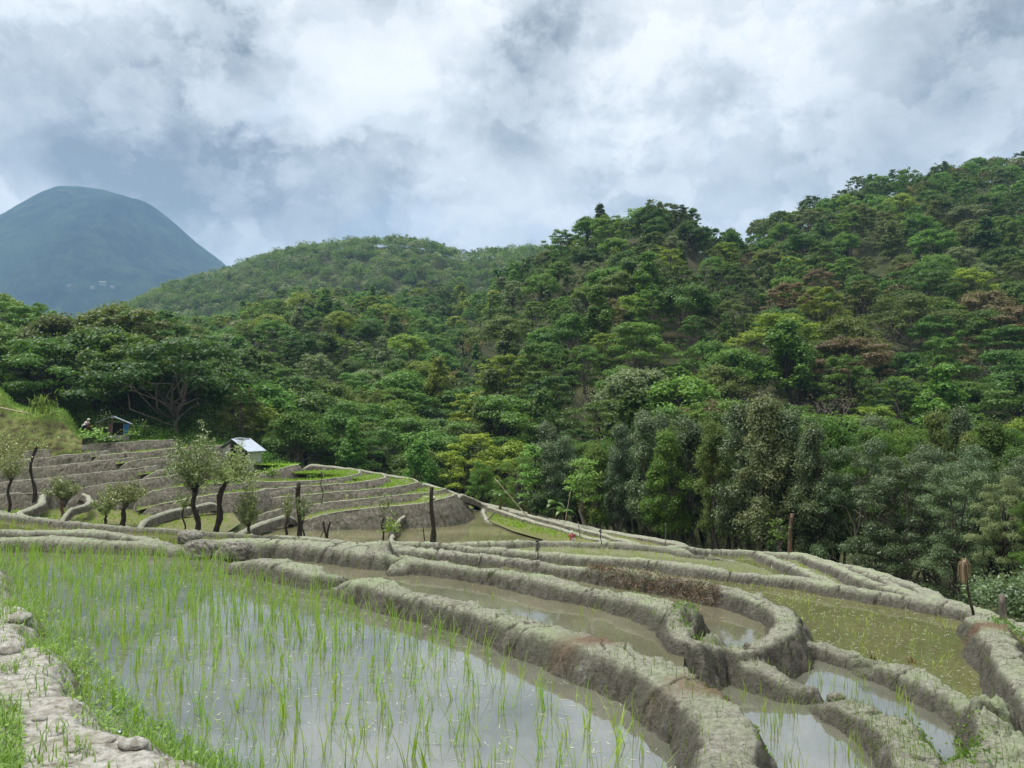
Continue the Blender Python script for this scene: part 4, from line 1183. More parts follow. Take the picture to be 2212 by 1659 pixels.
NN = {'tall': 'slender_tree', 'feather': 'feathery_tree', 'round': 'round_tree', 'tier': 'layered_tree', 'bare': 'bare_tree', 'bamboo': 'bamboo_clump'}
LM = [(-9999, 'above grassy mound'), (170, 'above blue-cloth hut'), (330, 'above tallest willow'), (470, 'above tin-roofed hut'), (600, 'above green terraces'), (770, 'above terrace points'), (930, 'above muddy pond'),
      (1060, 'above banana plants'), (1210, 'above bright sapling'), (1340, 'above upright sticks'), (1480, 'above rim bund'), (1640, 'above brown snag'), (1780, 'above pale ponds'), (1920, 'above olive paddy'), (2050, 'above straw-topped pole')]
def landmark(px):
    r = LM[0][1]
    for a_, s_ in LM:
        if px >= a_: r = s_
    return r
wood_l = []
for i in range(30):
    WOOD.append((1175 + i * 37 + rng.uniform(-12, 12), np.interp(i, [0, 10, 30], [60, 52, 35]) + rng.uniform(0, 7), rng.uniform(895, 985), 'tall', str(rng.choice(['alder', 'dark', 'mid', 'olive'], p=[.45, .25, .2, .1]))))
for i, (px, d, top, kd, lf) in enumerate(sorted(WOOD)):
    x = (px - 1106) / FPX * d; z = float(ground_z(px, d))
    H = PD(px, top, d)[2] - z
    r = place_tree(kd, 1, i, (x, d, z - .1), H, lf, NN[kd], None, 'tree', 'trees of the dark wood along the outer terrace rim', rng.uniform(.62, .9), rng.uniform(0, 6.28), M_bark_dark if i % 3 == 0 else M_bark)
    wood_l.append((r, kd, lf, px, d))
from collections import defaultdict
def unique_labels(items, fmt):
    grp = defaultdict(list)
    for it in items:
        grp[fmt(it)].append(it)
    for base_, L in grp.items():
        L.sort(key=lambda q: q[3])
        for j_, it in enumerate(L):
            it[0]['label'] = base_ if len(L) == 1 else base_ + ', ' + (ORD[j_] if j_ < len(ORD) - 1 and j_ < len(L) - 1 else 'rightmost')
def row_of(d, px):
    return 'front' if d < (50 if px < 1500 else 38 if px < 1900 else 34) else 'back'
unique_labels(wood_l, lambda it: f"{SN[it[1]]} {KN[it[2]]} tree in {row_of(it[4], it[3])} row of rim wood")
# undergrowth at the foot of the wood and along the valley edge: one mass nobody could count
ug = MB()
def scatter_bushes(mb, pts, rng, n=900, leaf=.14):
    for (x, y, z, h) in pts:
        lob = [(x + rng.normal() * h * .4, y + rng.normal() * h * .4, z + h * rng.uniform(.2, .7), h * rng.uniform(.25, .5)) for _ in range(6)]
        c_, nn, li = crown_pts(rng, lob, n, .9, .5)
        mb.leaves(c_, nn, leaf * rng.uniform(.6, 1.3, n), leaf * .6, rng)
pts = []
for i in range(150):
    px = rng.uniform(960, 2400)
    dmin = np.interp(px, [960, 1100, 1300, 1480, 1600, 1800, 2000, 2200, 2400], [68, 64, 57, 47, 35, 28, 25, 22, 21])
    if px > 1800 and i % 3: continue
    d = dmin + rng.uniform(1, 9)
    pts.append(((px - 1106) / FPX * d, d, float(ground_z(px, d)), rng.uniform(.6, 1.6)))
for i in range(34):
    px = rng.uniform(2130, 2480); d = np.interp(px, [2130, 2480], [14.5, 13]) + rng.uniform(0, 9)
    pts.append(((px - 1106) / FPX * d, d, float(ground_z(px, d)), rng.uniform(.5, 1.1)))
scatter_bushes(ug, pts, rng, 1500, .085)
tag(ug.build('undergrowth', LEAF['alder']), 'dark tangled undergrowth at the foot of the rim wood', None, None, 'stuff')
ug = MB(); pts = []
for i in range(330):
    px = rng.uniform(-300, 1150) if i < 160 else rng.uniform(-300, 560)
    d = np.interp(px, [-200, 170, 350, 520, 650, 800, 960, 1150], [78, 78, 72, 70, 69, 68, 66, 62]) + (rng.uniform(0, 9) if i < 160 else rng.uniform(5, 40))
    pts.append(((px - 1106) / FPX * d, d, float(ground_z(px, d)), rng.uniform(1.0, 2.8) if i < 160 else rng.uniform(2.5, 5.0)))
scatter_bushes(ug, pts[:160], rng, 1100, .16)
tag(ug.build('undergrowth', LEAF['mid']), 'green shrubs and tall grass behind the huts', None, None, 'stuff')
ug = MB(); scatter_bushes(ug, pts[160:], rng, 1300, .20)
tag(ug.build('undergrowth', LEAF['dark']), 'dark shrubs under the trees of the left grove', None, None, 'stuff')

# ---- the forest on the slopes: the largest trees one by one, the rest as one mass
cand = []
def too_close(x, y, r, grid):
    gx, gy = int(x // 6), int(y // 6)
    for i in range(gx - 2, gx + 3):
        for j in range(gy - 2, gy + 3):
            for (a_, b_, rr) in grid.get((i, j), ()):
                if (a_ - x) ** 2 + (b_ - y) ** 2 < ((r + rr) * .5) ** 2:
                    return True
    return False
grid = {}
tries = 0
while tries < 130000:
    tries += 1
    px = rng.uniform(-900, 3100)
    d = math.exp(rng.uniform(math.log(62), math.log(310)))
    if rng.random() > (d / 310) ** 2 * 1.8 + .05:
        continue
    dmin = np.interp(px, [-300, 170, 330, 520, 650, 900, 1100, 1300, 1500, 2400], [80, 78, 76, 75, 76, 75, 68, 66, 62, 56])
    if d < dmin:
        continue
    if px < 250 and d > 150: continue
    x = (px - 1106) / FPX * d
    sp = rng.uniform(4.2, 7.6) * (1.0 if d > 110 else .95)
    if too_close(x, d, sp, grid):
        continue
    grid.setdefault((int(x // 6), int(d // 6)), []).append((x, d, sp))
    z = float(ground_z(px, d))
    vis = (z + 9 - CAMZ) / d
    cand.append([px, d, x, z, sp])
# sort and choose kinds
def choose(px, d, rng):
    r = rng.random()
    if px < 470 and d < 160:
        k_ = ['feather', 'feather', 'tier', 'round', 'feather', 'round'][int(r * 6)]; l_ = rng.choice(['dark', 'mid', 'olive', 'mid', 'alder', 'dark'])
    elif px > 1500:
        k_ = rng.choice(['round', 'tier', 'feather', 'bare', 'bamboo', 'tall'], p=[.38, .10, .31, .10, .04, .07])
        l_ = rng.choice(['dark', 'mid', 'olive', 'bright', 'grey', 'brown'], p=[.32, .36, .15, .08, .06, .03])
    elif px > 1080:
        k_ = rng.choice(['round', 'tier', 'feather', 'tall', 'bare'], p=[.46, .09, .26, .14, .05])
        l_ = rng.choice(['dark', 'mid', 'olive', 'bright', 'grey'], p=[.36, .36, .08, .10, .10])
    else:
        k_ = rng.choice(['round', 'tier', 'feather', 'tall', 'bamboo'], p=[.42, .12, .31, .12, .03])
        l_ = rng.choice(['dark', 'mid', 'olive', 'bright', 'grey'], p=[.20, .42, .09, .18, .11])
    if k_ == 'bamboo': l_ = rng.choice(['straw', 'olive'])
    if k_ == 'bare': l_ = 'brown'
    return str(k_), str(l_)
trees = []
for (px, d, x, z, sp) in cand:
    k_, l_ = choose(px, d, rng)
    H = {'round': 9, 'tier': 8.5, 'feather': 9, 'tall': 10.5, 'bare': 7, 'bamboo': 8}[k_] * rng.uniform(.6, 1.15)
    if px < 420 and d < 160: H *= 1.4
    if d < 120 and px > 420: H *= 1.1
    if 1080 < px < 1600 and d > 150: H *= .95; 
    trees.append([px, d, x, z, H, k_, l_])
# what can be seen: march the horizon angle outward for each column
trees.sort(key=lambda t: t[1])
inview = [t for t in trees if -80 < t[0] < 2290]
hor = np.full(2400, -1.0)
seen = []
for t in inview:
    px, d, x, z, H = t[:5]
    top = (z + H - CAMZ) / d; wpx = H * .4 / d * FPX
    i0, i1 = int(max(0, px - wpx * .6)), int(min(2399, px + wpx * .6 + 1))
    if i1 <= i0: continue
    vis = top - np.median(hor[i0:i1])
    frac = vis * FPX / (H / d * FPX)
    sizepx = max(0, vis) * FPX * wpx
    if frac > .12:
        seen.append((sizepx, t))
    else:
        seen.append((0, t))
    hh = (z + H * .75 - CAMZ) / d
    hor[i0:i1] = np.maximum(hor[i0:i1], hh)
seen.sort(key=lambda q: -q[0])
single = [t for s_, t in seen[:300] if s_ > 0]
sid = set(id(t) for t in single)
forest_l = []
# ten bands of height in the picture name where on the slope a tree stands
def zone(px, d, z):
    py = 915 - (z + 5 - CAMZ) / d * FPX
    if px < 430 and d < 160: s_ = 'left grove'
    elif px < 1000 : s_ = 'middle-left hill'
    elif px < 1620: s_ = 'central hill'
    else: s_ = 'right hill'
    if py > 850: h_ = 'at foot of'
    elif py > 740: h_ = 'low on'
    elif py > 620: h_ = 'midway up'
    elif py > 520: h_ = 'high on'
    else: h_ = 'atop'
    return h_ + ' ' + s_
for i, t in enumerate(single):
    px, d, x, z, H, k_, l_ = t
    bark = M_twig if k_ == 'bare' else (M_bark if i % 2 else M_bark_dark)
    r = place_tree(k_, 0, i, (x, d, z - .2), H, l_, NN[k_], None, 'bamboo' if k_ == 'bamboo' else 'tree', 'trees of the forested slopes', rng.uniform(.95, 1.3), rng.uniform(0, 6.28), bark)
    forest_l.append((r, k_, l_, px, d, z))
unique_labels(forest_l, lambda it: (f"{KN[it[2]]} arching bamboo clump" if it[1] == 'bamboo' else f"leafless twiggy tree" if it[1] == 'bare' else f"{SN[it[1]].split()[0]} {KN[it[2]]} tree") + f" {zone(it[3], it[4], it[5])}, {landmark(it[3]).replace('the ', '', 1) if False else landmark(it[3])}")

# the remaining trees: merged low-detail copies
def far_variants(kind, n, leaf, m=2, seed=0):
    out = []
    for i in range(m):
        tb, cb = tree_mesh(kind, 2000 + seed + i * 7, n, leaf, 10.0, True)
        out.append((np.concatenate(cb.V), np.concatenate(cb.A), np.concatenate(tb.V), np.concatenate(tb.Q) if tb.Q else None))
    return out
FV = {k_: far_variants(k_, n_, l_, 2, s_) for k_, n_, l_, s_ in (('round', 1700, .62, 1), ('tier', 1500, .62, 2), ('feather', 1600, .56, 3), ('tall', 1400, .6, 4), ('bare', 500, .4, 5), ('bamboo', 600, .8, 6))}
def merged(name, L, matkey, label, kind='stuff', scale_n=1.0, FVs=FV):
    Vs = []; As = []; 
    for (x, d, z, H, k_, seed) in L:
        r_ = np.random.default_rng(seed)
        v, a_, tv, tq = FVs[k_][seed % 2]
        q = v.reshape(-1, 4, 3); aa = a_.reshape(-1, 4)
        if scale_n < 1:
            s_ = r_.random(len(q)) < scale_n; q = q[s_]; aa = aa[s_]
        an = r_.uniform(0, 6.28); c_, s_ = math.cos(an), math.sin(an)
        M_ = np.array([[c_, -s_, 0], [s_, c_, 0], [0, 0, 1]]) * (H / 10)
        M_[:2] *= r_.uniform(.95, 1.3)
        Vs.append((q.reshape(-1, 3) @ M_.T + [x, d, z]).astype(np.float32)); As.append(np.clip(aa.ravel() * .75 + r_.uniform(-.2, .45), 0, 1))
    if not Vs: return
    V_ = np.concatenate(Vs); A_ = np.concatenate(As)
    tag(obj(name, mesh_np(name, V_, np.arange(len(V_)).reshape(-1, 4), (LEAF[matkey],), False, {'tint': A_})), label, None, None, kind)
rest = defaultdict(list)
for n_, t in enumerate(trees):
    if id(t) in sid: continue
    px, d, x, z, H, k_, l_ = t
    if d > 330: continue
    if k_ == 'bare': k_ = 'feather'; l_ = 'brown'
    rest[l_].append((x, d, z, H, k_, n_))
nf = 0
for q_ in range(9000):
    px = rng.uniform(-300, 2500); d = math.exp(rng.uniform(math.log(80), math.log(300)))
    if rng.random() > (d / 300) ** 2 * 1.6 + .1 or (px < 250 and d > 150) or (px < 650 and d < 96): continue
    x = (px - 1106) / FPX * d
    if too_close(x, d, 2.6, grid): continue
    grid.setdefault((int(x // 6), int(d // 6)), []).append((x, d, 3.2)); nf += 1
    rest[str(rng.choice(['dark', 'mid', 'olive'], p=[.5, .4, .1]))].append((x, d, float(ground_z(px, d)) - 1.0, rng.uniform(3.6, 6.0), str(rng.choice(['round', 'tall', 'feather'])), 9000 + q_))
print('FILL', nf)
for l_, L in rest.items():
    merged('forest', L, l_, f'more distant {KN[l_]} treetops merging into one forest canopy')
# a few trees that break the mountain's outline
ML = []
r_ = np.random.default_rng(31)
for i in range(70):
    px = r_.choice([r_.uniform(-60, 130), r_.uniform(150, 250), r_.uniform(330, 470)], p=[.5, .25, .25]); py = np.interp(px, [q[0] for q in MTN], [q[1] for q in MTN])
    c0 = PD(px, py + 2, 2590); ML.append((c0[0], c0[1], c0[2] - 2, r_.uniform(9, 19), 'round', i))
merged('forest', ML, 'dark', 'tiny trees along the outline of the blue mountain', scale_n=.15)
# far ridge
RL = {'mid': [], 'dark': [], 'grey': []}
r_ = np.random.default_rng(3)
for i in range(3600):
    px = r_.uniform(150, 1250); ti = int(r_.integers(20, len(RD) - 8)); 
    ci = int(np.clip((px - RX[0]) / 6, 0, len(RX) - 1))
    d = RD[ti] + r_.uniform(-2, 2); x = (px - 1106) / FPX * d
    RL[str(r_.choice(['mid', 'dark', 'grey'], p=[.5, .25, .25]))].append((x, d, float(RZ[ci, ti]) - 1, r_.uniform(6, 10), str(r_.choice(['round', 'tall', 'round', 'tier'])), i))
for l_, L in RL.items():
    merged('forest', L, l_, f'{KN[l_]} canopy covering the hazy ridge behind', scale_n=.2)
print('TREES cand', len(trees), 'inview', len(inview), 'single', len(single))
# ------------------------------------------------------------------ things by the valley: willows, stumps, poles, huts
M_dark = plain('dark interior wood', (.05, .04, .03), .9)
M_board = plain('weathered boards', (.17, .14, .11), .9, .4, 14)
M_white = plain('faded white sheeting', (.36, .38, .32), .75, .25, 5)
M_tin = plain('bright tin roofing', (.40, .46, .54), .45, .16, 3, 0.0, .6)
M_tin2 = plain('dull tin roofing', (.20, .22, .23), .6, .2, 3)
M_blue = plain('blue tarpaulin', (.01, .12, .27), .5, .4, 9)
M_stone = plain('grey field stone', (.26, .25, .22), .9, .35, 6)
M_red = plain('faded red cloth', (.34, .10, .08), .85, .4, 12)
M_cloth = plain('off white cloth', (.62, .60, .56), .85, .2, 10)
M_darkcloth = plain('dark navy cloth', (.012, .012, .022), .85, .4, 10)
M_skin = plain('brown skin', (.22, .11, .07), .6, .1, 5)
M_rag = plain('grey mossy rag', (.16, .17, .13), .9, .4, 14)
M_clod = M_mud

def pollard(name, px, py, zb, top_py, trunk_frac, r0, crown, nshoot, nleaf, leafkey, label, group, lean=(0, 0), seed=0, leaf=.17, bark=M_bark_dark, fork=1, kids=True):
    """a cut-back willow: knobbly trunk, thin upright shoots with slender leaves. crown = (half width in px, lowest py)"""
    rng = np.random.default_rng(seed + 1000)
    b = P(px, py, zb); d = b[1]
    H = (py - top_py) * d / FPX * 1.0
    root = empty(name, b, label, 'tree', group)
    tb = MB(); th = H * trunk_frac
    heads = []
    for f in range(fork):
        dx = lean[0] + (f - (fork - 1) / 2) * .35 * th * (fork > 1)
        t = np.linspace(0, 1, 9)
        p = np.stack([dx * t ** 1.3 + (.05 if nshoot else .015) * th * np.sin(t * 7 + f), lean[1] * t + .02 * th * np.sin(t * 5), th * t - .25 * (t == 0)], 1)
        rad = r0 * (1.25 - .5 * t + .35 * np.exp(-((t - 1) / .12) ** 2) + .12 * rng.normal(size=9))
        tb.tube(p, np.abs(rad), 9)
        heads.append(p[-1])
        for k_ in range(4):
            an = rng.uniform(0, 6.28); q = p[rng.integers(4, 8)]
            tb.tube([q, q + [math.cos(an) * r0 * 1.6, math.sin(an) * r0 * 1.6, r0 * .9]], [r0 * .5, r0 * .3], 5)
    obj('trunk', tb.mesh('trunk', (bark,), True), root)
    if nshoot:
        sb, cb = MB(), MB()
        hw = crown[0] * d / FPX; low = (py - crown[1]) * d / FPX
        for i in range(nshoot):
            h0 = heads[i % fork] + rng.normal(size=3) * r0 * .5
            an = rng.uniform(0, 6.28); rr = hw * math.sqrt(rng.uniform(.02, 1))
            zt = low + (H - low) * (1 - .55 * (rr / hw) ** 2) * rng.uniform(.62, 1.06)
            e_ = np.array([h0[0] + math.cos(an) * rr, h0[1] + math.sin(an) * rr, max(zt, h0[2] * .8)])
            p = limb(sb, h0, e_, r0 * .13, r0 * .03, rng, 6, .18, 3)
            m = nleaf // nshoot
            tt = rng.uniform(.2, 1.03, m)
            c_ = np.stack([np.interp(tt, np.linspace(0, 1, 6), p[:, q]) for q in range(3)], 1) + rng.normal(size=(m, 3)) * hw * .065
            cb.leaves(c_, rng.normal(size=(m, 3)) + [0, -.35, .55], leaf * rng.uniform(.6, 1.3, m), leaf * .34, rng, rng.random(m) ** 1.4, .2)
        obj('branches', sb.mesh('branches', (bark,), True), root)
        obj('crown', cb.mesh('crown', (LEAF[leafkey],)), root)
    return root
GW = 'pollarded willows on the valley floor'
ZV = -4.25
pollard('willow_tree', 424, 1152, ZV, 905, .36, .135, (66, 1085), 46, 4600, 'willow', 'tallest pollarded willow, olive crown above a thick dark trunk', GW, (-.15, 0), 1)
pollard('willow_tree', 462, 1152, ZV, 950, .6, .145, (70, 1110), 34, 3200, 'willow', 'leaning thick-trunked willow just right of the tallest willow', GW, (.75, 0), 2)
pollard('willow_tree', 537, 1152, ZV, 1040, .12, .07, (34, 1148), 30, 2600, 'willow', 'bushy pale willow touching the muddy valley pond', GW, (0, 0), 3)
pollard('willow_tree', 134, 1122, ZV, 1025, .42, .09, (36, 1082), 30, 2400, 'willow', 'small round willow on a thin reddish curved trunk', GW, (-.05, 0), 4, bark=M_bark_red)
pollard('willow_tree', 262, 1136, ZV, 1024, .45, .13, (50, 1105), 36, 3000, 'willow', 'low spreading willow left of the two big ones', GW, (.3, 0), 5)
pollard('willow_tree', 227, 1133, ZV, 1045, .2, .07, (30, 1108), 22, 1500, 'willow', 'smallest pale willow between two round ones', GW, (.05, 0), 6)
pollard('willow_tree', 17, 1108, ZV, 930, .38, .09, (48, 1050), 30, 2200, 'willow', 'sparse willow at the left edge of the terraces', GW, (.1, 0), 7)
pollard('willow_tree', 66, 1100, ZV, 950, .88, .10, (24, 975), 14, 500, 'willow', 'tall bare-stemmed willow leaning slightly, leaves only at the top', GW, (.2, 0), 8)
pollard('willow_tree', 617, 1162, ZQ, 1058, .35, .07, (18, 1120), 14, 600, 'willow', 'thin willow left of the tall stump', GW, (.05, 0), 9)
pollard('willow_tree', 655, 1168, ZQ, 1060, .42, .055, (22, 1118), 14, 500, 'willow', 'thin willow right of the tall stump', GW, (-.05, 0), 10)
pollard('sapling', 826, 1166, ZQ, 1063, .45, .05, (16, 1085), 8, 160, 'willow', 'young tree with a few pale leaves beside the leafy dividing bund', None, (.03, 0), 11)
pollard('sapling', 362, 1092, -4.25, 1018, .7, .04, (10, 1040), 6, 90, 'willow', 'thin sapling left of the tallest willow', None, (.02, 0), 12)
pollard('sapling', 398, 1150, ZV, 1050, .5, .04, (26, 1105), 12, 500, 'willow', 'low twiggy sapling at the foot of the tallest willow', None, (-.1, 0), 13)
pollard('sapling', 311, 974, -.9, 898, .7, .05, (7, 940), 5, 70, 'willow', 'slender post-like sapling right of the hut with blue cloth', None, (.02, 0), 14)
pollard('sapling', 695, 1080, -3.5, 1015, .8, .03, (8, 1040), 5, 60, 'willow', 'spindly sapling on the green terraces above the tall stump', None, (0, 0), 15)
pollard('sapling', 745, 1128, ZQ, 1062, .6, .03, (16, 1100), 8, 140, 'willow', 'leafy twig-like sapling before the highest-faced bank', None, (.02, 0), 16)
pollard('tree_stump', 645, 1166, ZQ, 1040, .97, .13, (1, 1), 0, 0, 'willow', 'tall dark cut stump with a ragged top in the muddy pond', 'cut-back stumps', (-.05, 0), 20)
pollard('tree_stump', 935, 1172, -4.9, 1050, .97, .13, (1, 1), 0, 0, 'willow', 'tall thin cut stump in the right half of the muddy pond', 'cut-back stumps', (-.1, 0), 21)
pollard('tree_stump', 705, 1170, ZQ, 1122, .9, .06, (1, 1), 0, 0, 'willow', 'short forked stump at the near side of the muddy pond', 'cut-back stumps', (0, 0), 22, fork=2)
pollard('tree_stump', 155, 966, -.6, 928, .97, .10, (1, 1), 0, 0, 'willow', 'cut stump standing on the upper left terraces', 'cut-back stumps', (.06, 0), 23)
pollard('tree_stump', 68, 933, 0.4, 888, .97, .12, (1, 1), 0, 0, 'willow', 'stump on the grassy mound with a dry pole resting on it', 'cut-back stumps', (0.02, 0), 24)
pollard('tree_stump', 1705, 1200, -3.2, 1108, .97, .07, (1, 1), 0, 0, 'willow', 'broken brown snag at the edge of the rim wood', 'cut-back stumps', (.12, 0), 25, bark=M_bark_red)
# the smooth cut post at the right edge
def pole(name, a_, b_, r, mat, label, cat, group=None, k=7):
    a_ = np.asarray(a_); b_ = np.asarray(b_)
    mb = MB(); t = np.linspace(0, 1, 7)[:, None]
    pts = (b_ - a_) * t; L = np.linalg.norm(b_ - a_)
    pts[1:-1, 0] += np.array([.4, -.3, .5, -.2, .3]) * .012 * L
    mb.tube(pts, np.linspace(r, r * .75, 7), k)
    return tag(obj(name, mb.mesh(name, (mat,), True), None, a_), label, cat, group)
a_ = P(2171, 1352, -1.0); pole('post', a_ - [0, 0, .3], PD(2164, 1284, a_[1]), .055, M_bark, 'short sawn-off post at the right edge beyond the bund', 'post')
# poles and sticks
pole('bamboo_pole', PD(-60, 868, 60), PD(66, 894, 60), .06, M_bamboo, 'long dry pole lying from the left edge onto the mound stump', 'pole')
pole('bamboo_pole', PD(1139, 1116, 54), PD(1069, 1034, 54), .035, M_bamboo, 'thin pale pole leaning left in front of the banana plants', 'pole')
pole('bamboo_pole', PD(1221, 1126, 52.5), PD(1232, 1063, 52.5), .035, M_bamboo, 'thin upright pole right of the banana plants', 'pole')
pole('bamboo_pole', PD(834, 1150, 45), PD(753, 1098, 45), .02, M_twig, 'very thin pole slanting over the muddy pond', 'pole')
pole('stick', PD(1437, 1180, 42), PD(1438, 1130, 42), .022, M_twig, 'thin straight stick on the outer rim bund', 'stick')
pole('stick', PD(1253, 1160, 45.5), PD(1249, 1128, 45.5), .03, M_twig, 'pale stick right of the red scarecrow', 'stick')
pole('stick', PD(1086, 1112, 57), PD(1083, 1098, 57), .05, M_bark, 'tiny dark stub beside the outer rim bund', 'stick')
pole('stick', PD(1053, 1124, 54), PD(1072, 1104, 54), .05, M_bark, 'driftwood stick slanting at the corner of the muddy pond', 'stick')
s_ = pole('stick', PD(917, 1168, 43), PD(914, 1138, 43), .035, M_bark_dark, 'short peg left of the right-hand pond stump', 'stick')
s_ = pole('stick', PD(690, 1165, 44), PD(704, 1138, 44), .03, M_bark_dark, 'slanting twig left of the forked stump', 'stick')

# ---- scarecrow in red, rag on a stick, bird-like bundle, straw-topped pole
def scarecrow():
    b = PD(1236, 1173, 43.0); root = empty('scarecrow', b, 'scarecrow in a faded red cloth behind the grey bund', 'scarecrow')
    mb = MB(); mb.tube([(0, 0, -.3), (0, 0, .62)], .02, 6); mb.tube([(-.22, 0, .42), (.22, .02, .50)], .014, 5); mb.build('frame', M_bark, root)
    mb = MB(); rng = np.random.default_rng(4); k = 14; n = 7
    t = np.linspace(0, 1, n); an = np.arange(k) * 2 * math.pi / k
    r_ = np.interp(t, [0, .35, .75, 1], [.15, .10, .12, .04])
    v = np.stack([np.cos(an)[None] * r_[:, None] * 1.2 * (1 + .15 * np.sin(an * 5)[None]), np.sin(an)[None] * r_[:, None] * .7, np.broadcast_to((.1 + .42 * t)[:, None], (n, k))], -1)
    i = np.arange(n - 1)[:, None] * k; j = np.arange(k)[None]; j2 = (j + 1) % k
    mb.add(v.reshape(-1, 3), np.stack([i + j, i + j2, i + k + j2, i + k + j], -1).reshape(-1, 4))
    mb.tube([(-.05, 0, .46), (-.14, 0, .44), (-.24, -.02, .36)], [.05, .045, .03], 7); mb.tube([(.05, 0, .47), (.14, 0, .46), (.2, -.02, .30)], [.05, .045, .03], 7)
    mb.build('shirt', M_red, root, True)
    mb = MB(); mb.tube([(0, 0, .50), (0, 0, .54), (0, 0, .60), (0, 0, .66), (0, 0, .69)], [.02, .055, .07, .05, .01], 10); mb.build('head', M_cloth, root, True)
    mb = MB()
    for q in range(5):
        x = -.03 + .045 * q; mb.tube([(x, -.09, .3), (x + .02, -.1, .12), (x + .05, -.1, -.1)], [.012, .02, .01], 5)
    mb.build('white_strips', M_cloth, root)
scarecrow()
def rag_stick(px, py, z, top, r, name, lab, cat, mat, rags, seed, lean=0.0, sm=M_bark_dark):
    b = P(px, py, z); H = (py - top) * b[1] / FPX
    rng = np.random.default_rng(seed); root = empty(name, b, lab, cat)
    mb = MB(); t = np.linspace(0, 1, 8)
    mb.tube(np.stack([lean * H * t + .01 * np.sin(t * 8), 0 * t, H * t - .12 * (t == 0)], 1), r * (1.15 - .4 * t), 8); mb.build('stick', sm, root, True)
    mb = MB()
    for i in range(rags[0]):
        an = rng.uniform(0, 6.28); x0 = lean * H; rr = rags[1] * rng.uniform(.2, 1)
        l_ = rags[2] * rng.uniform(.4, 1.0)
        p0 = np.array([x0 + rng.normal() * rags[1] * .2, rng.normal() * rags[1] * .2, H - .01 + rng.uniform(-.02, .03)])
        p1 = p0 + [math.cos(an) * rr, math.sin(an) * rr, -.2 * l_ + .01]
        p2 = p1 + [math.cos(an) * rr * .15 + rng.normal() * .008, math.sin(an) * rr * .2, -.75 * l_]
        w_ = rags[3] * rng.uniform(.5, 1.2); s = np.array([-math.sin(an), math.cos(an), 0]) * w_
        mb.add([p0 - s, p0 + s, p1 + s, p1 - s, p2 + s * .4, p2 - s * .4], [[0, 1, 2, 3], [3, 2, 4, 5]], a=rng.random())
    mb.build('straw' if mat is LEAF['drygrass'] else 'cloth', mat, root)
    return root
rag_stick(2107, 1366, -.66, 1213, .016, 'straw_topped_pole', 'leaning pole topped with a hanging tuft of dry straw', 'scarecrow', LEAF['drygrass'], (150, .055, .30, .005), 3, -.13)
rag_stick(1161, 1203, -.48, 1168, .008, 'rag_stick', 'short stick with a grey mossy rag hanging on it', 'scarecrow', M_rag, (26, .03, .19, .02), 5, 0)
rag_stick(1299, 1180, -.72, 1146, .008, 'rag_stick', 'thin dark stick with a small black bundle on top', 'scarecrow', M_darkcloth, (12, .022, .07, .014), 6, -.05)

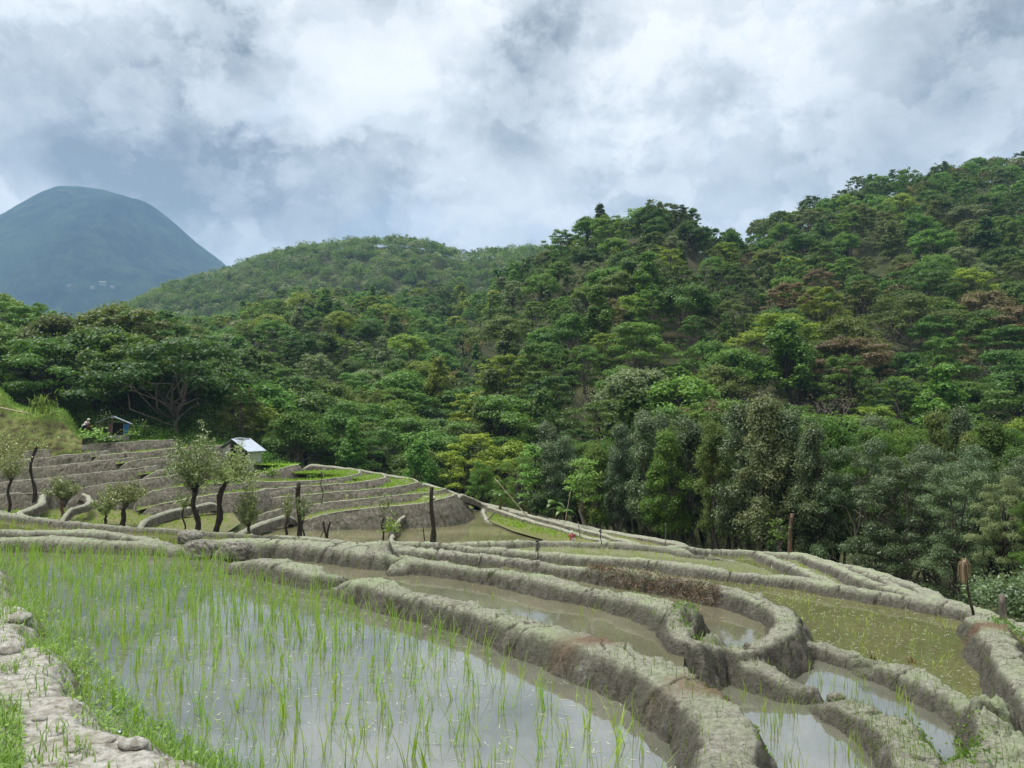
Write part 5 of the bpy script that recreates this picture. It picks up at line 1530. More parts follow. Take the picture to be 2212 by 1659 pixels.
# ---- the tin-roofed hut
def hut_tin():
    b = PD(508, 1000, 62.0); root = empty('hut', b, 'small field hut with a bright sloping tin roof and white side wall', 'hut', None, R(-17))
    W_, Dp, hw, hr = 1.15, 1.75, 1.02, 1.95
    mb = MB(); mb.box((0, Dp / 2, -.45), (2.5, 2.2, .9)); mb.box((.3, -.3, -.35), (2.9, .6, .5)); 
    rr = np.random.default_rng(2)
    for i in range(26):
        mb.box((rr.uniform(-1.3, 1.6), -.65 + rr.uniform(-.05, .1), rr.uniform(-.6, -.05)), (rr.uniform(.2, .45), .2, rr.uniform(.1, .2)))
    mb.build('stone_base', M_stone, root)
    for x, y, h in ((-W_ + .02, 0, 1.1), (-.45, 0, 1.65), (.2, 0, 1.6), (W_ - .02, 0, 1.0), (W_, Dp, 1.0), (-W_, Dp, 1.0)):
        mb = MB(); mb.box((x, y, h / 2), (.07, .07, h)); mb.build('post', M_board, root)
    mb = MB(); mb.box((0, Dp / 2, hr - .08), (.06, Dp + .1, .08)); mb.build('ridge_beam', M_board, root)
    mb = MB(); mb.prism([(W_ + .05, -.02, .02), (W_ + .05, Dp, .02), (W_ + .05, Dp, hw), (W_ + .05, -.02, hw)], .03); w_ = mb.build('side_wall', M_white, root)
    mb = MB(); mb.prism([(-W_ - .05, -.05, 0), (-.5, -.05, 0), (-.5, -.05, 1.55), (-W_ - .05, -.05, 1.1)], .03)
    mb.build('front_panel', M_white, root)
    mb = MB()
    for i in range(5):
        mb.box((.25 + i * .09, -.04, .72), (.075, .03, 1.25 - .05 * i))
    mb.box((.5, -.12, .62), (.04, .04, 1.3), Matrix.Rotation(R(14), 3, 'Y')); mb.box((.58, -.14, .6), (.035, .035, 1.3), Matrix.Rotation(R(10), 3, 'Y'))
    mb.build('door_boards', M_board, root)
    mb = MB(); mb.prism([(-W_, Dp - .03, 0), (W_, Dp - .03, 0), (W_, Dp - .03, 1.0), (-W_, Dp - .03, 1.0)], .03); mb.prism([(-W_, 0.02, 0), (-W_, Dp, 0), (-W_, Dp, 1.1), (-W_, 0.02, 1.1)], .03)
    mb.build('back_wall', M_dark, root)
    # corrugated slopes
    def slope(x0, z0, x1, z1, y0, y1, nm, mt):
        mb = MB(); n = 60
        y = np.linspace(y0, y1, n); cz = .018 * np.sin(np.arange(n) * 1.6)
        a_ = np.stack([np.full(n, x0), y, z0 + cz], 1); c_ = np.stack([np.full(n, x1), y, z1 + cz], 1)
        v = np.concatenate([a_, c_, a_ - [0, 0, .03], c_ - [0, 0, .03]]); i = np.arange(n - 1)
        mb.add(v, np.concatenate([np.stack([i, i + n, i + n + 1, i + 1], 1), np.stack([i + 2 * n, i + 2 * n + 1, i + 3 * n + 1, i + 3 * n], 1),
               np.stack([i + n, i + 3 * n, i + 3 * n + 1, i + n + 1], 1), [[0, 2 * n, 3 * n, n], [n - 1, 2 * n - 1, 4 * n - 1, 3 * n - 1]]]))
        return mb.build(nm, mt, root)
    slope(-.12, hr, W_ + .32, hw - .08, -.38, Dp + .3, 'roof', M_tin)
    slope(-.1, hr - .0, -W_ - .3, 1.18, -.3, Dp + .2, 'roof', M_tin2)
    mb = MB(); mb.prism([(-.35, .3, hr + .05), (.12, .35, hr + .03), (.1, 1.0, hr + .04), (-.3, .95, hr + .06)], .02); mb.build('ridge_sheet', M_tin, root)
    mb = MB(); mb.box((-.1, .5, .45), (.35, .3, .5)); mb.box((-.6, .9, .25), (.5, .4, .5)); mb.build('stored_box', M_dark, root)
    # garden in front of it
hut_tin()
def hut_blue():
    b = PD(255, 941.5, 66.5); root = empty('hut', b, 'open-fronted garden hut with a blue cloth beside its doorway', 'hut', None, R(23))
    mb = MB(); mb.box((0, .9, -.2), (1.5, 1.9, .5)); mb.box((.0, -.15, -.2), (1.2, .35, .35)); mb.build('stone_base', M_stone, root)
    for x, y, h in ((-.48, 0, 1.6), (.42, 0, 1.25), (-.75, 0, 1.35), (.8, 0, 1.0), (.8, 1.6, 1.0), (-.75, 1.6, 1.2), (-1.35, .1, 1.15)):
        mb = MB(); mb.box((x, y, h / 2), (.06, .06, h)); mb.build('post', M_board, root)
    mb = MB(); mb.box((-.03, -.04, 1.22), (.95, .05, .06)); mb.build('lintel', M_board, root)
    mb = MB(); mb.box((-.62, -.02, .5), (.24, .04, 1.0)); mb.box((-.62, -.02, 1.06), (.28, .05, .06)); mb.build('front_boards', plain('reddish brown boards', (.10, .065, .05), .9), root)
    mb = MB(); n = 9
    xs = np.linspace(.46, .86, n); yv = .03 * np.sin(np.arange(n) * 1.9) - .03
    v = np.concatenate([np.stack([xs, yv, np.full(n, .12)], 1), np.stack([xs, yv * .4 - .02, np.full(n, 1.02)], 1)]); i = np.arange(n - 1)
    mb.add(v, np.stack([i, i + 1, i + n + 1, i + n], 1)); 
    mb.build('blue_cloth', M_blue, root)
    mb = MB(); mb.prism([(-.75, 1.6, 0), (.8, 1.6, 0), (.8, 1.6, 1.1), (-.75, 1.6, 1.1)], .03); mb.prism([(-.76, 0, 0), (-.76, 1.6, 0), (-.76, 1.6, 1.2), (-.76, 0, 1.2)], .02); mb.build('back_wall', M_dark, root)
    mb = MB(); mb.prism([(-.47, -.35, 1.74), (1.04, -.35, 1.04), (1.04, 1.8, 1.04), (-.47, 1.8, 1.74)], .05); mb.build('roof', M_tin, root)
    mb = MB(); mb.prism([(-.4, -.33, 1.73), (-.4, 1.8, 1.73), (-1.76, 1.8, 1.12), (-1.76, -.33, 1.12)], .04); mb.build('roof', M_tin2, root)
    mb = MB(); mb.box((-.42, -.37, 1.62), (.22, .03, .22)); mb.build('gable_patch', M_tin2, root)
hut_blue()
def clod(px, py, z, r, lab, seed, sq=.75):
    b = P(px, py, z); r_ = np.random.default_rng(seed); n, k = 44, 64
    th = np.linspace(0, math.pi, n)[:, None]; ph = np.arange(k)[None] * 2 * math.pi / k
    v = np.stack([np.sin(th) * np.cos(ph), np.sin(th) * np.sin(ph), np.cos(th) * np.ones_like(ph)], -1).reshape(-1, 3)
    a1 = fbm2(v[:, 0] * 1.5 + v[:, 2] + seed, v[:, 1] * 1.5 - v[:, 2], 5, seed, .62); a2 = fbm2(v[:, 0] * 6 + v[:, 2] * 4, v[:, 1] * 6 - v[:, 2] * 3, 3, seed + 2, .6)
    v *= (1 + .34 * a1 + .14 * a2)[:, None]; v = np.sign(v) * np.abs(v) ** .85
    v *= np.array([1.25, .85, sq]) * r
    i = np.arange(n - 1)[:, None] * k; j = np.arange(k)[None]; j2 = (j + 1) % k
    F_ = np.stack([i + j, i + k + j, i + k + j2, i + j2], -1).reshape(-1, 4)
    tag(obj('mud_clod', mesh_np('mud_clod', v, F_, (M_mud,), True, {'crevice_shade': np.clip(-a2 * 1.6, 0, .8), 'wet': np.clip(-a1, 0, .5)}), None, b), lab, 'mud clod', 'mud clods by the near bund')  # crease shade painted into the colour; broad hollows darkened too
clod(409, 1163, .14, .13, 'dark mud clod sitting on top of the broad bund', 3)
clod(436, 1190, .08, .17, 'large pale-topped mud clod at the left of a pair below the bund', 4)
clod(512, 1192, .08, .17, 'dark crumbly mud clod at the right of the pair', 8)
clod(476, 1202, .02, .09, 'small mud clod between the two large ones', 9)
clod(1806, 1508, -.26, .05, 'dark crumbling clod at the ragged bund end between mirror ponds', 10)
# a far house on the ridge and white houses in the valley under the mountain
def small_house(px, py, d, w_, h_, rz, lab, roofm, wallm, grp=None):
    b = PD(px, py, d); root = empty('house', b, lab, 'house', grp, rz)
    mb = MB(); mb.box((0, 0, h_ / 2 - 1), (w_, w_ * .6, h_ + 2)); mb.build('wall', wallm, root)
    mb = MB(); mb.prism([(-w_ * .58, -w_ * .38, h_), (w_ * .58, -w_ * .38, h_), (w_ * .58, 0, h_ * 1.45), (-w_ * .58, 0, h_ * 1.45)], .15); mb.prism([(-w_ * .58, 0, h_ * 1.45), (w_ * .58, 0, h_ * 1.45), (w_ * .58, w_ * .38, h_), (-w_ * .58, w_ * .38, h_)], .15); mb.build('roof', roofm, root)
    for q in (-.3, 0, .3):
        mb = MB(); mb.box((q * w_, -w_ * .3 - .02, h_ * .5), (w_ * .14, .1, h_ * .35)); mb.build('window', M_dark, root)
small_house(1072, 547, 548, 8, 3.2, .1, 'distant house with a pale roof on the hazy ridge', M_tin, M_board)
for i, (a_, b_, s_) in enumerate(((200, 622, 7), (222, 614, 11), (243, 621, 7), (275, 655, 5), (150, 618, 6))):
    small_house(a_, b_, 1495, s_, s_ * .35, .3 * i, ['small white house', 'widest white house', 'low white house', 'lowest tiny white house', 'leftmost tiny white house'][i] + ' in the haze under the blue mountain', M_tin2, M_tin2, 'white houses under the mountain')

# ---- the person stooping by the hut
def person():
    b = PD(186, 930, 66.3); root = empty('person', b, 'person squatting by the mound in dark clothes with a white head wrap', 'person', None, R(0))
    J = {'pelvis': (-.14, 0, .36, .12), 'waist': (-.08, 0, .50, .105), 'chest': (.02, 0, .68, .12), 'neck': (.12, 0, .80, .05), 'skull': (.17, 0, .86, .075), 'crownp': (.20, 0, .96, .085),
         'nose': (.285, 0, .90, .016)}
    for s_, n_ in ((1, 'l'), (-1, 'r')):
        J.update({'hip' + n_: (-.12, .1 * s_, .33, .095), 'knee' + n_: (.26, .15 * s_, .46, .065), 'ankle' + n_: (.06, .13 * s_, .07, .04), 'toe' + n_: (.24, .15 * s_, .03, .03),
                  'sh' + n_: (.05, .17 * s_, .74, .055), 'elb' + n_: (.22, .21 * s_, .50, .04), 'wri' + n_: (.40, .12 * s_, .36, .028), 'palm' + n_: (.46, .10 * s_, .32, .035)})
        for f in range(4):
            J[f'f{f}{n_}'] = (.51 + .006 * (f % 3), (.10 + .022 * (f - 1.5)) * s_, .28, .010); J[f'g{f}{n_}'] = (.52, (.10 + .022 * (f - 1.5)) * s_, .24 + .006 * (f % 2), .008)
        J['th' + n_] = (.47, .055 * s_, .29, .011)
    names = list(J); E = [('pelvis', 'waist'), ('waist', 'chest'), ('chest', 'neck'), ('neck', 'skull'), ('skull', 'crownp'), ('skull', 'nose')]
    for n_ in 'lr':
        E += [('pelvis', 'hip' + n_), ('hip' + n_, 'knee' + n_), ('knee' + n_, 'ankle' + n_), ('ankle' + n_, 'toe' + n_), ('chest', 'sh' + n_), ('sh' + n_, 'elb' + n_), ('elb' + n_, 'wri' + n_), ('wri' + n_, 'palm' + n_), ('palm' + n_, 'th' + n_)]
        for f in range(4):
            E += [('palm' + n_, f'f{f}{n_}'), (f'f{f}{n_}', f'g{f}{n_}')]
    me = bpy.data.meshes.new('body'); me.from_pydata([J[n_][:3] for n_ in names], [(names.index(a_), names.index(c_)) for a_, c_ in E], [])
    me.materials.append(M_skin)
    o = obj('body', me, root); o.modifiers.new('Skin', 'SKIN')
    if me.skin_vertices:
        for i, n_ in enumerate(names):
            me.skin_vertices[0].data[i].radius = (J[n_][3], J[n_][3]); me.skin_vertices[0].data[i].use_root = (n_ == 'pelvis')
    sub = o.modifiers.new('Sub', 'SUBSURF'); sub.levels = 1; sub.render_levels = 2
    def shell(nm, mat, chain, k=12):
        mb = MB()
        for pts, rad in chain: mb.tube(pts, rad, k)
        mb.build(nm, mat, root, True)
    shell('shirt', plain('light shirt', (.55, .50, .48), .8), [([(-.10, 0, .48), (-.03, 0, .60), (.03, 0, .70), (.09, 0, .78)], [.135, .14, .145, .08]), ([(.05, .17, .74), (.17, .2, .58)], [.07, .055]), ([(.05, -.17, .74), (.17, -.2, .58)], [.07, .055])])
    shell('skirt', M_darkcloth, [([(-.10, 0, .52), (-.14, 0, .42), (-.10, 0, .28), (.0, 0, .08), (0, 0, .02)], [.13, .18, .21, .22, .2]), ([(-.12, .1, .34), (.27, .15, .47), (.12, .14, .14)], [.12, .085, .07]), ([(-.12, -.1, .34), (.27, -.15, .47), (.12, -.14, .14)], [.12, .085, .07])])
    shell('waist_cloth', M_cloth, [([(-.34, -.02, .30), (-.25, -.05, .40), (-.1, -.1, .50), (.06, -.12, .50)], [.05, .11, .11, .04])])
    shell('head_wrap', M_cloth, [([(.13, 0, .90), (.17, 0, .94), (.20, 0, 1.0), (.21, 0, 1.045)], [.08, .108, .095, .03]), ([(.24, 0, .97), (.33, 0, .94)], [.05, .02])])
person()
pole('plastic_tub', PD(233, 944, 65.5), PD(241, 944.6, 65.5), .11, M_cloth, 'small white tub lying on the terrace edge', 'tub', None, 10)

# ---- the grassy mound at the far left with its cut bank
mm, g, out = new_mat('cut earth bank')
w_ = wpos(g); n_ = g.noise(w_, 1.6, 7, .68)
c_ = g.ramp(n_, [(.3, (.04, .032, .018)), (.42, (.10, .085, .045)), (.5, (.12, .15, .045)), (.62, (.22, .20, .09)), (.75, (.14, .20, .05))])
c_ = g.mix(attr(g, 'algae'), c_, g.ramp(g.noise(w_, 3, 5, .6), [(.35, (.09, .15, .03)), (.6, (.20, .27, .06))]))
princ(g, out, c_, 1, n_, 1, .25, .05)
nx, ny = 130, 60
u = np.linspace(0, 1, nx); v = np.linspace(0, 1, ny)
U, Vv = np.meshgrid(u, v, indexing='ij')
pxm = -420 + U * 600
dm = 63.0 + Vv * 12
crest_py = np.interp(pxm, [-420, -120, 0, 25, 60, 110, 135, 152, 166, 180], [780, 812, 834, 866, 880, 878, 884, 905, 930, 945])
topz = CAMZ + (915 - crest_py) / FPX * 67
basez = np.interp(dm, [63, 64, 75], [-1.6, -.3, .6])
rise = sstep(.0, .34, Vv + .05 * fbm2(pxm / 30, Vv * 6, 3, 4)) * (1 - .15 * Vv)
zz = basez + np.maximum(0, topz - basez) * rise + .15 * fbm2(pxm / 20, dm, 4, 6)
I = np.arange(nx * ny).reshape(nx, ny)
F_ = np.stack([I[:-1, :-1], I[1:, :-1], I[1:, 1:], I[:-1, 1:]], -1).reshape(-1, 4)
Xm = (pxm - 1106) / FPX * dm
tag(obj('hill', mesh_np('hill', np.stack([Xm, dm, zz], -1).reshape(-1, 3), F_, (mm,), True, {'algae': (sstep(.50, .85, rise) * 1.0).ravel()})), 'grassy mound with a brown cut face at the far left', None, None, 'structure')
rng = np.random.default_rng(8)
def blades(mb, B, H_, W_, rng, lean=.35, seg=3, tint=None, wind=(0, 0)):
    """arching grass blades at base points B"""
    n = len(B)
    if n == 0: return
    an = rng.uniform(0, 6.283, n); H_ = np.broadcast_to(H_, (n,)) * rng.uniform(.6, 1.15, n); W_ = np.broadcast_to(W_, (n,))
    dirx, diry = np.cos(an), np.sin(an)
    ln = lean * rng.uniform(.2, 1.4, n) * H_
    sx, sy = -diry, dirx
    t = np.linspace(0, 1, seg + 1)
    Vs = []
    for ti in t:
        w__ = W_ * (1 - ti ** 1.6) * .5 + W_ * .02
        c = np.stack([B[:, 0] + dirx * ln * ti ** 1.8 + wind[0] * H_ * ti ** 2, B[:, 1] + diry * ln * ti ** 1.8 + wind[1] * H_ * ti ** 2, B[:, 2] + H_ * (ti - .18 * lean * ti ** 3)], 1)
        s = np.stack([sx * w__, sy * w__, 0 * w__], 1)
        Vs += [c - s, c + s]
    V_ = np.stack(Vs, 1).reshape(-1, 3); k = 2 * (seg + 1)
    base_ = np.arange(n)[:, None] * k
    Q = np.concatenate([base_ + np.array([[2 * i, 2 * i + 1, 2 * i + 3, 2 * i + 2]]) for i in range(seg)])
    tn = rng.random(n) if tint is None else tint
    mb.add(V_, Q, None, np.repeat(tn, k))
mb = MB()
ii = rng.integers(0, nx, 16000); jj = rng.integers(2, ny, 16000)
ok = rise[ii, jj] > .45 + .35 * rng.random(16000)
ii, jj = ii[ok], jj[ok]
B_ = np.stack([Xm[ii, jj] + rng.normal(size=len(ii)) * .15, dm[ii, jj] + rng.normal(size=len(ii)) * .1, zz[ii, jj] - .05], 1)
blades(mb, B_, .32, .06, rng)
ii = rng.integers(0, 30, 2500); jj = rng.integers(0, 10, 2500)
tag(mb.build('grass', LEAF['grass']), 'fresh grass on top of the far left mound', None, None, 'stuff')
def maize(px, py, d, n, lab):
    b = PD(px, py, d); root = empty('maize_clump', b, lab, 'plant'); mb = MB(); st = MB(); r_ = np.random.default_rng(int(px))
    for i in range(n):
        x, y = r_.normal() * .55, r_.normal() * .4; h = r_.uniform(.7, 1.3)
        st.tube([(x, y, -.1), (x, y, h)], .015, 4)
        bb = np.repeat([[x, y, 0]], 8, 0) + np.array([0, 0, 1]) * np.linspace(.1, h, 8)[:, None]
        blades(mb, bb, .55, .07, r_, 1.1)
    obj('stalks', st.mesh('stalks', (LEAF['grass'],)), root); obj('leaves', mb.mesh('leaves', (LEAF['grass'],)), root)
maize(88, 892, 65.5, 26, 'bright green maize clump on the grassy mound')
# squash leaves and garden plants between the mound and the hut
def leafy(px, py, d, n, sx, sz, lf, key, lab, nm='garden_plant', cat='plant', grp=None):
    b = PD(px, py, d); r_ = np.random.default_rng(int(px * 3 + py)); root = empty(nm, b, lab, cat, grp)
    cb, sb = MB(), MB()
    c = r_.normal(size=(n, 3)) * np.array([sx, sx * .6, sz * .5]); c[:, 2] = np.abs(c[:, 2]) * (1 - .4 * np.abs(c[:, 0]) / (sx * 2.5)) + .05
    cb.leaves(c, r_.normal(size=(n, 3)) * .5 + [0, -.3, .8], lf * r_.uniform(.6, 1.3, n), lf * .8, r_)
    for q in c[::max(1, n // 14)]: sb.tube([(q[0] * .4, q[1] * .4, -.1), q], [.012, .006], 3, False)
    obj('stems', sb.mesh('stems', (LEAF['mid'],)), root); obj('leaves', cb.mesh('leaves', (LEAF[key],)), root)
leafy(205, 946, 65, 200, .75, .75, .26, 'grass', 'broad-leaved garden plants tumbling down beside the stooping person')
leafy(230, 953, 64.5, 110, .5, .35, .22, 'mid', 'darker low garden plants before the hut with blue cloth')
leafy(282, 941, 66, 90, .35, .5, .16, 'grass', 'small green bush at the right foot of the hut with blue cloth')
leafy(227, 932, 67.5, 300, .45, 1.9, .12, 'grey', 'grey-green shrub climbing the left side of the garden hut')
leafy(587, 1028, 58.5, 130, .32, .8, .20, 'grass', 'bright shrub against the bank of the seedbed', 'shrub', 'shrub')
leafy(522, 1002, 60, 200, .3, 1.5, .13, 'grey', 'grey-green shrub at the corner of the tin-roofed hut', 'shrub', 'shrub')
leafy(846, 1150, 45, 260, .25, .9, .12, 'bright', 'yellow-green weeds on the leafy dividing bund', 'weed_patch', 'plant')
leafy(60, 944, 66, 300, 2.4, .6, .2, 'grass', 'low bright leafy plants at the foot of the mound', 'garden_plant')
leafy(30, 960, 64.6, 260, 2.6, .7, .16, 'mid', 'green weeds on the stony top terrace at the left', 'weed_patch')

# ---- bananas and the two young trees in front of the rim wood
def banana(px, py, d, H_, n, lab, seed):
    b = PD(px, py, d); r_ = np.random.default_rng(seed); root = empty('banana_plant', b, lab, 'banana plant', 'banana plants by the rim wood')
    sb, lb = MB(), MB()
    sb.tube([(0, 0, -.5), (0.02, 0, H_ * .3), (0, .02, H_ * .6)], [.11, .09, .05], 8)
    for i in range(n):
        an = 6.283 * i / n + r_.normal() * .3; L = H_ * r_.uniform(.55, .85); up = r_.uniform(.45, 1.0)
        t = np.linspace(0, 1, 8)
        c = np.stack([math.cos(an) * L * (t * .75), math.sin(an) * L * (t * .75), H_ * .55 + L * (up * t - .75 * t ** 2.4)], 1)
        w__ = .17 * H_ / 1.8 * np.sin(np.clip(t * 1.1 + .12, 0, 1) * math.pi) ** .6 + .01
        s = np.array([-math.sin(an), math.cos(an), 0])
        v = np.concatenate([c - s * w__[:, None] - [0, 0, .05], c, c + s * w__[:, None] - [0, 0, .05]]); k = np.arange(7)
        lb.add(v, np.concatenate([np.stack([k, k + 1, k + 9, k + 8], 1), np.stack([k + 8, k + 9, k + 17, k + 16], 1)]), None, r_.random())
    obj('stem', sb.mesh('stem', (LEAF['straw'],), True), root); obj('leaves', lb.mesh('leaves', (LEAF['banana'],), True), root)
for i, (px, py, H_) in enumerate(((1080, 1086, 1.7), (1142, 1112, 1.9), (1168, 1118, 1.5), (1196, 1120, 2.4), (1215, 1126, 1.8))):
    banana(px, py + 12, 57.5 - i * .9, H_, 8, ['banana plant standing alone at the left, before the feathery shrubs', 'banana plant left of the dark slim tree trunk', 'smallest banana plant just right of the dark slim trunk', 'biggest banana plant, broad pale leaves catching the light', 'banana plant at the right end of the banana row'][i], 40 + i)
def young(px, py, z, top, trunk, spread, n, leaf, key, lab, seed, bark):
    b = P(px, py, z); d = b[1]; H_ = (py - top) * d / FPX; r_ = np.random.default_rng(seed)
    root = empty('young_tree', b, lab, 'tree'); tb, cb = MB(), MB(); sp = spread * d / FPX
    tp = limb(tb, (0, 0, -.4), (-.15, 0, H_ * .93), .10, .03, r_, 8, .06, 7)
    for i in range(34):
        s = trunk + (1 - trunk) * r_.random(); an = r_.uniform(0, 6.28); z0 = H_ * s * .93
        a_ = np.array([-.15 * s, 0, z0]); e_ = a_ + [math.cos(an) * sp * r_.uniform(.4, 1) * (1.15 - s * .6), math.sin(an) * sp * .8 * r_.random(), H_ * .05 * r_.normal() + .15]
        limb(tb, a_, e_, .03, .008, r_, 4, .2, 3)
        m = n // 34
        c = e_ + r_.normal(size=(m, 3)) * np.array([.36, .36, .10]) * H_ * .13; c[:, 2] -= np.abs(r_.normal(size=m)) * .08
        cb.leaves(c, r_.normal(size=(m, 3)) * .45 + [0, -.3, .8], leaf * r_.uniform(.7, 1.3, m), leaf * .42, r_, None, .5)
    obj('trunk', tb.mesh('trunk', (bark,), True), root); obj('crown', cb.mesh('crown', (LEAF[key],)), root)
young(1159, 1116, -5.0, 962, .28, 34, 1700, .26, 'grass', 'slim dark-trunked tree with drooping bright leaf clusters', 1, M_bark_dark)
young(1262, 1142, -5.2, 988, .45, 42, 1500, .24, 'grass', 'bright feathery sapling with a thin pale trunk', 2, M_twig)
young(1690, 1200, -3.0, 1120, .3, 26, 240, .14, 'mid', 'little sapling beside the broken brown snag', 3, M_bark)
# ------------------------------------------------------------------ rice seedlings and grasses close to the camera
rng = np.random.default_rng(12)
def seedling_mesh(seed, H_, nb):
    r_ = np.random.default_rng(seed); mb = MB()
    B_ = np.concatenate([r_.normal(size=(nb, 2)) * .012, np.zeros((nb, 1)) - .03], 1)
    blades(mb, B_, H_, .0062, r_, .42, 5)
    return mb.mesh('rice_seedling', (LEAF['rice'],))
SEED = [seedling_mesh(i, .26, 3 + i % 3) for i in range(10)]
polyA = np.array(POND['A'][1])
pts = []
sp = .135
xs = np.arange(-9, 3.5, sp); ys = np.arange(2.4, 11.6, sp)
GX, GY = np.meshgrid(xs, ys, indexing='ij')
GX = GX + .035 * rng.normal(size=GX.shape) + .05 * np.sin(GY * 1.3); GY = GY + .035 * rng.normal(size=GY.shape)
q = np.stack([GX.ravel(), GY.ravel()], 1)
q = q[inpoly(q[:, 0], q[:, 1], polyA)]
h_, b_ = near_h(q[:, 0], q[:, 1])
q = q[(h_ < -.02)]
qpx = 1106 + q[:, 0] / q[:, 1] * FPX
keep = rng.random(len(q)) < np.interp(qpx, [-200, 300, 800, 1200, 1500], [.95, .95, .85, .72, .7])
q = q[keep & (qpx > -60) & (qpx < 1700)]
dd = q[:, 1]
order = np.argsort(dd + .0 * dd)
vis = (CAMZ / q[:, 1] * FPX + 915) < 1690
q = q[vis]; q = q[np.argsort(q[:, 1])]
print('seedlings', len(q))
for i, (x, y) in enumerate(q[:300]):
    o = obj('rice_seedling', SEED[i % 10], None, (x, y, 0.0))
    o.rotation_euler = (rng.normal() * .1, rng.normal() * .1, rng.uniform(0, 6.28)); s = rng.uniform(.7, 1.2); o.scale = (s, s, s * rng.uniform(.85, 1.15))
    tag(o, 'thin bright green rice seedling standing in the still near paddy', 'rice plant', 'rice seedlings in the near paddy')
mb = MB()
def tufts(mb, Q_, z, H_, W_, nb, rng, lean=.4):
    for _ in range(nb):
        B_ = np.concatenate([Q_ + rng.normal(size=Q_.shape) * .014, np.full((len(Q_), 1), z) - .02], 1)
        blades(mb, B_, H_, W_, rng, lean, 4)
tufts(mb, q[300:], 0.0, .26, .0075, 4, rng, .4)
tag(mb.build('rice', LEAF['rice']), 'rice seedlings filling the far part of the near paddy', None, None, 'stuff')
# seedlings in the other near ponds
mb = MB()
def inpond(k, n, rng, clear=.03):
    z, poly = POND[k][:2]; p = np.array(poly); lo, hi = p.min(0), p.max(0)
    lo = np.maximum(lo, [-30, 2.5]); hi = np.minimum(hi, [30, 24])
    Q_ = lo + rng.random((n, 2)) * (hi - lo)
    Q_ = Q_[inpoly(Q_[:, 0], Q_[:, 1], p)]
    h_, b_ = near_h(Q_[:, 0], Q_[:, 1])
    return Q_[h_ < z - clear * .3], z
Q_, z = inpond('C', 900, rng); keepc = (1106 + Q_[:, 0] / Q_[:, 1] * FPX < 1960); tufts(mb, Q_[keepc][:110], z, .2, .006, 3, rng)
Q_, z = inpond('E', 2600, rng); tufts(mb, Q_, z, .10, .005, 2, rng, .8)
Q_, z = inpond('BL', 3500, rng); tufts(mb, Q_, z, .15, .010, 3, rng)
Q_, z = inpond('F', 2200, rng); tufts(mb, Q_, z, .10, .008, 2, rng)
for k in ('K0', 'K1', 'K2', 'K3', 'L2'):
    Q_, z = inpond(k, 900, rng); tufts(mb, Q_, z, .09, .010, 2, rng)
Q_, z = inpond('B', 120, rng); tufts(mb, Q_, z, .15, .006, 2, rng)
Q_, z = inpond('B2', 60, rng); tufts(mb, Q_, z, .13, .006, 2, rng)
tag(mb.build('rice', LEAF['rice']), 'small sparse rice seedlings in the lower paddies', None, None, 'stuff')
mb = MB()
for T_ in FIELD_TUFTS:
    for _ in range(3):
        blades(mb, T_ + rng.normal(size=T_.shape) * np.array([.06, .06, 0]) - [0, 0, .02], .20, .045, rng, .3, 2)
tag(mb.build('rice', LEAF['rice']), 'rice on the distant terraces', None, None, 'stuff')
# fallen blades and bits of straw floating on the water
def floating(k, n, L, W_, key, lab, rng, zoff=.004):
    Q_, z = inpond(k, n, rng); mb = MB(); m = len(Q_)
    C_ = np.concatenate([Q_, np.full((m, 1), z + zoff)], 1)
    N_ = np.concatenate([rng.normal(size=(m, 2)) * .02, np.ones((m, 1))], 1)
    mb.leaves(C_, N_, L * rng.uniform(.5, 1.4, m), W_, rng)
    tag(mb.build('floating_straw', LEAF[key]), lab, None, None, 'stuff')
floating('A', 4200, .06, .006, 'pale', 'fallen blades floating on the near paddy', rng)
floating('E', 4600, .065, .0055, 'pale', 'pale straw bits floating on the olive paddy', rng)
floating('B', 300, .06, .008, 'drygrass', 'debris floating in the brown ditch', rng)
floating('B2', 120, .07, .015, 'drygrass', 'leaf litter floating in the narrow pond', rng)
# grass on the bank at the left, weeds, and thin grass along the bunds
def bank_scatter(n, fn, rng):
    py = rng.uniform(1185, 1800, n); px = rng.uniform(-260, 760, n)
    r_ = np.array([P(a_, b_, .12) for a_, b_ in zip(px, py)])
    x, y = r_[:, 0], r_[:, 1]
    m = inpoly(x, y, bankpoly) | inpoly(x, y, nearpoly)
    bdv = polydist(x, y, shore_xy)
    m |= bdv < .10
    keep = m & (rng.random(n) < fn(px, py, bdv))
    x, y = x[keep], y[keep]
    h_, _ = near_h(x, y)
    return np.stack([x, y, np.maximum(h_, -.02)], 1), px[keep], py[keep]
nz_ = lambda px, py: fbm2(px / 70, py / 45, 3, 19)
dens = lambda px, py, b: np.clip(np.interp(py, [1185, 1300, 1400, 1480, 1600, 1700], [1, 1, .8, .7, .7, .7]) * (np.exp(-(b / np.interp(py, [1200, 1300, 1450, 1600], [1.2, .5, .26, .16])) ** 2)) + .8 * (nz_(px, py) > .16) * (py < 1490) + .7 * ((px < 45) & (py > 1545)) + .16 * (nz_(px + 300, py) > -.1), 0, 1)
mb = MB()
B_, a_, b_ = bank_scatter(26000, dens, rng)
hh = np.interp(b_, [1185, 1320, 1450, 1700], [.17, .14, .10, .10])
blades(mb, B_ - [0, 0, .01], hh, .0065, rng, .75, 4)
tag(mb.build('grass', LEAF['grass']), 'fresh green grass along the bank of the near paddy', None, None, 'stuff')
mb = MB()
d2 = lambda px, py, b: np.clip(np.exp(-((b - .10) / .16) ** 2) * (py > 1290) * (py < 1600) * .9 + .5 * (nz_(px + 50, py) > .2) * (py < 1500) + .5 * ((px < 50) & (py > 1560)), 0, 1)
B_, a_, b_ = bank_scatter(15000, d2, rng)
m = len(B_)
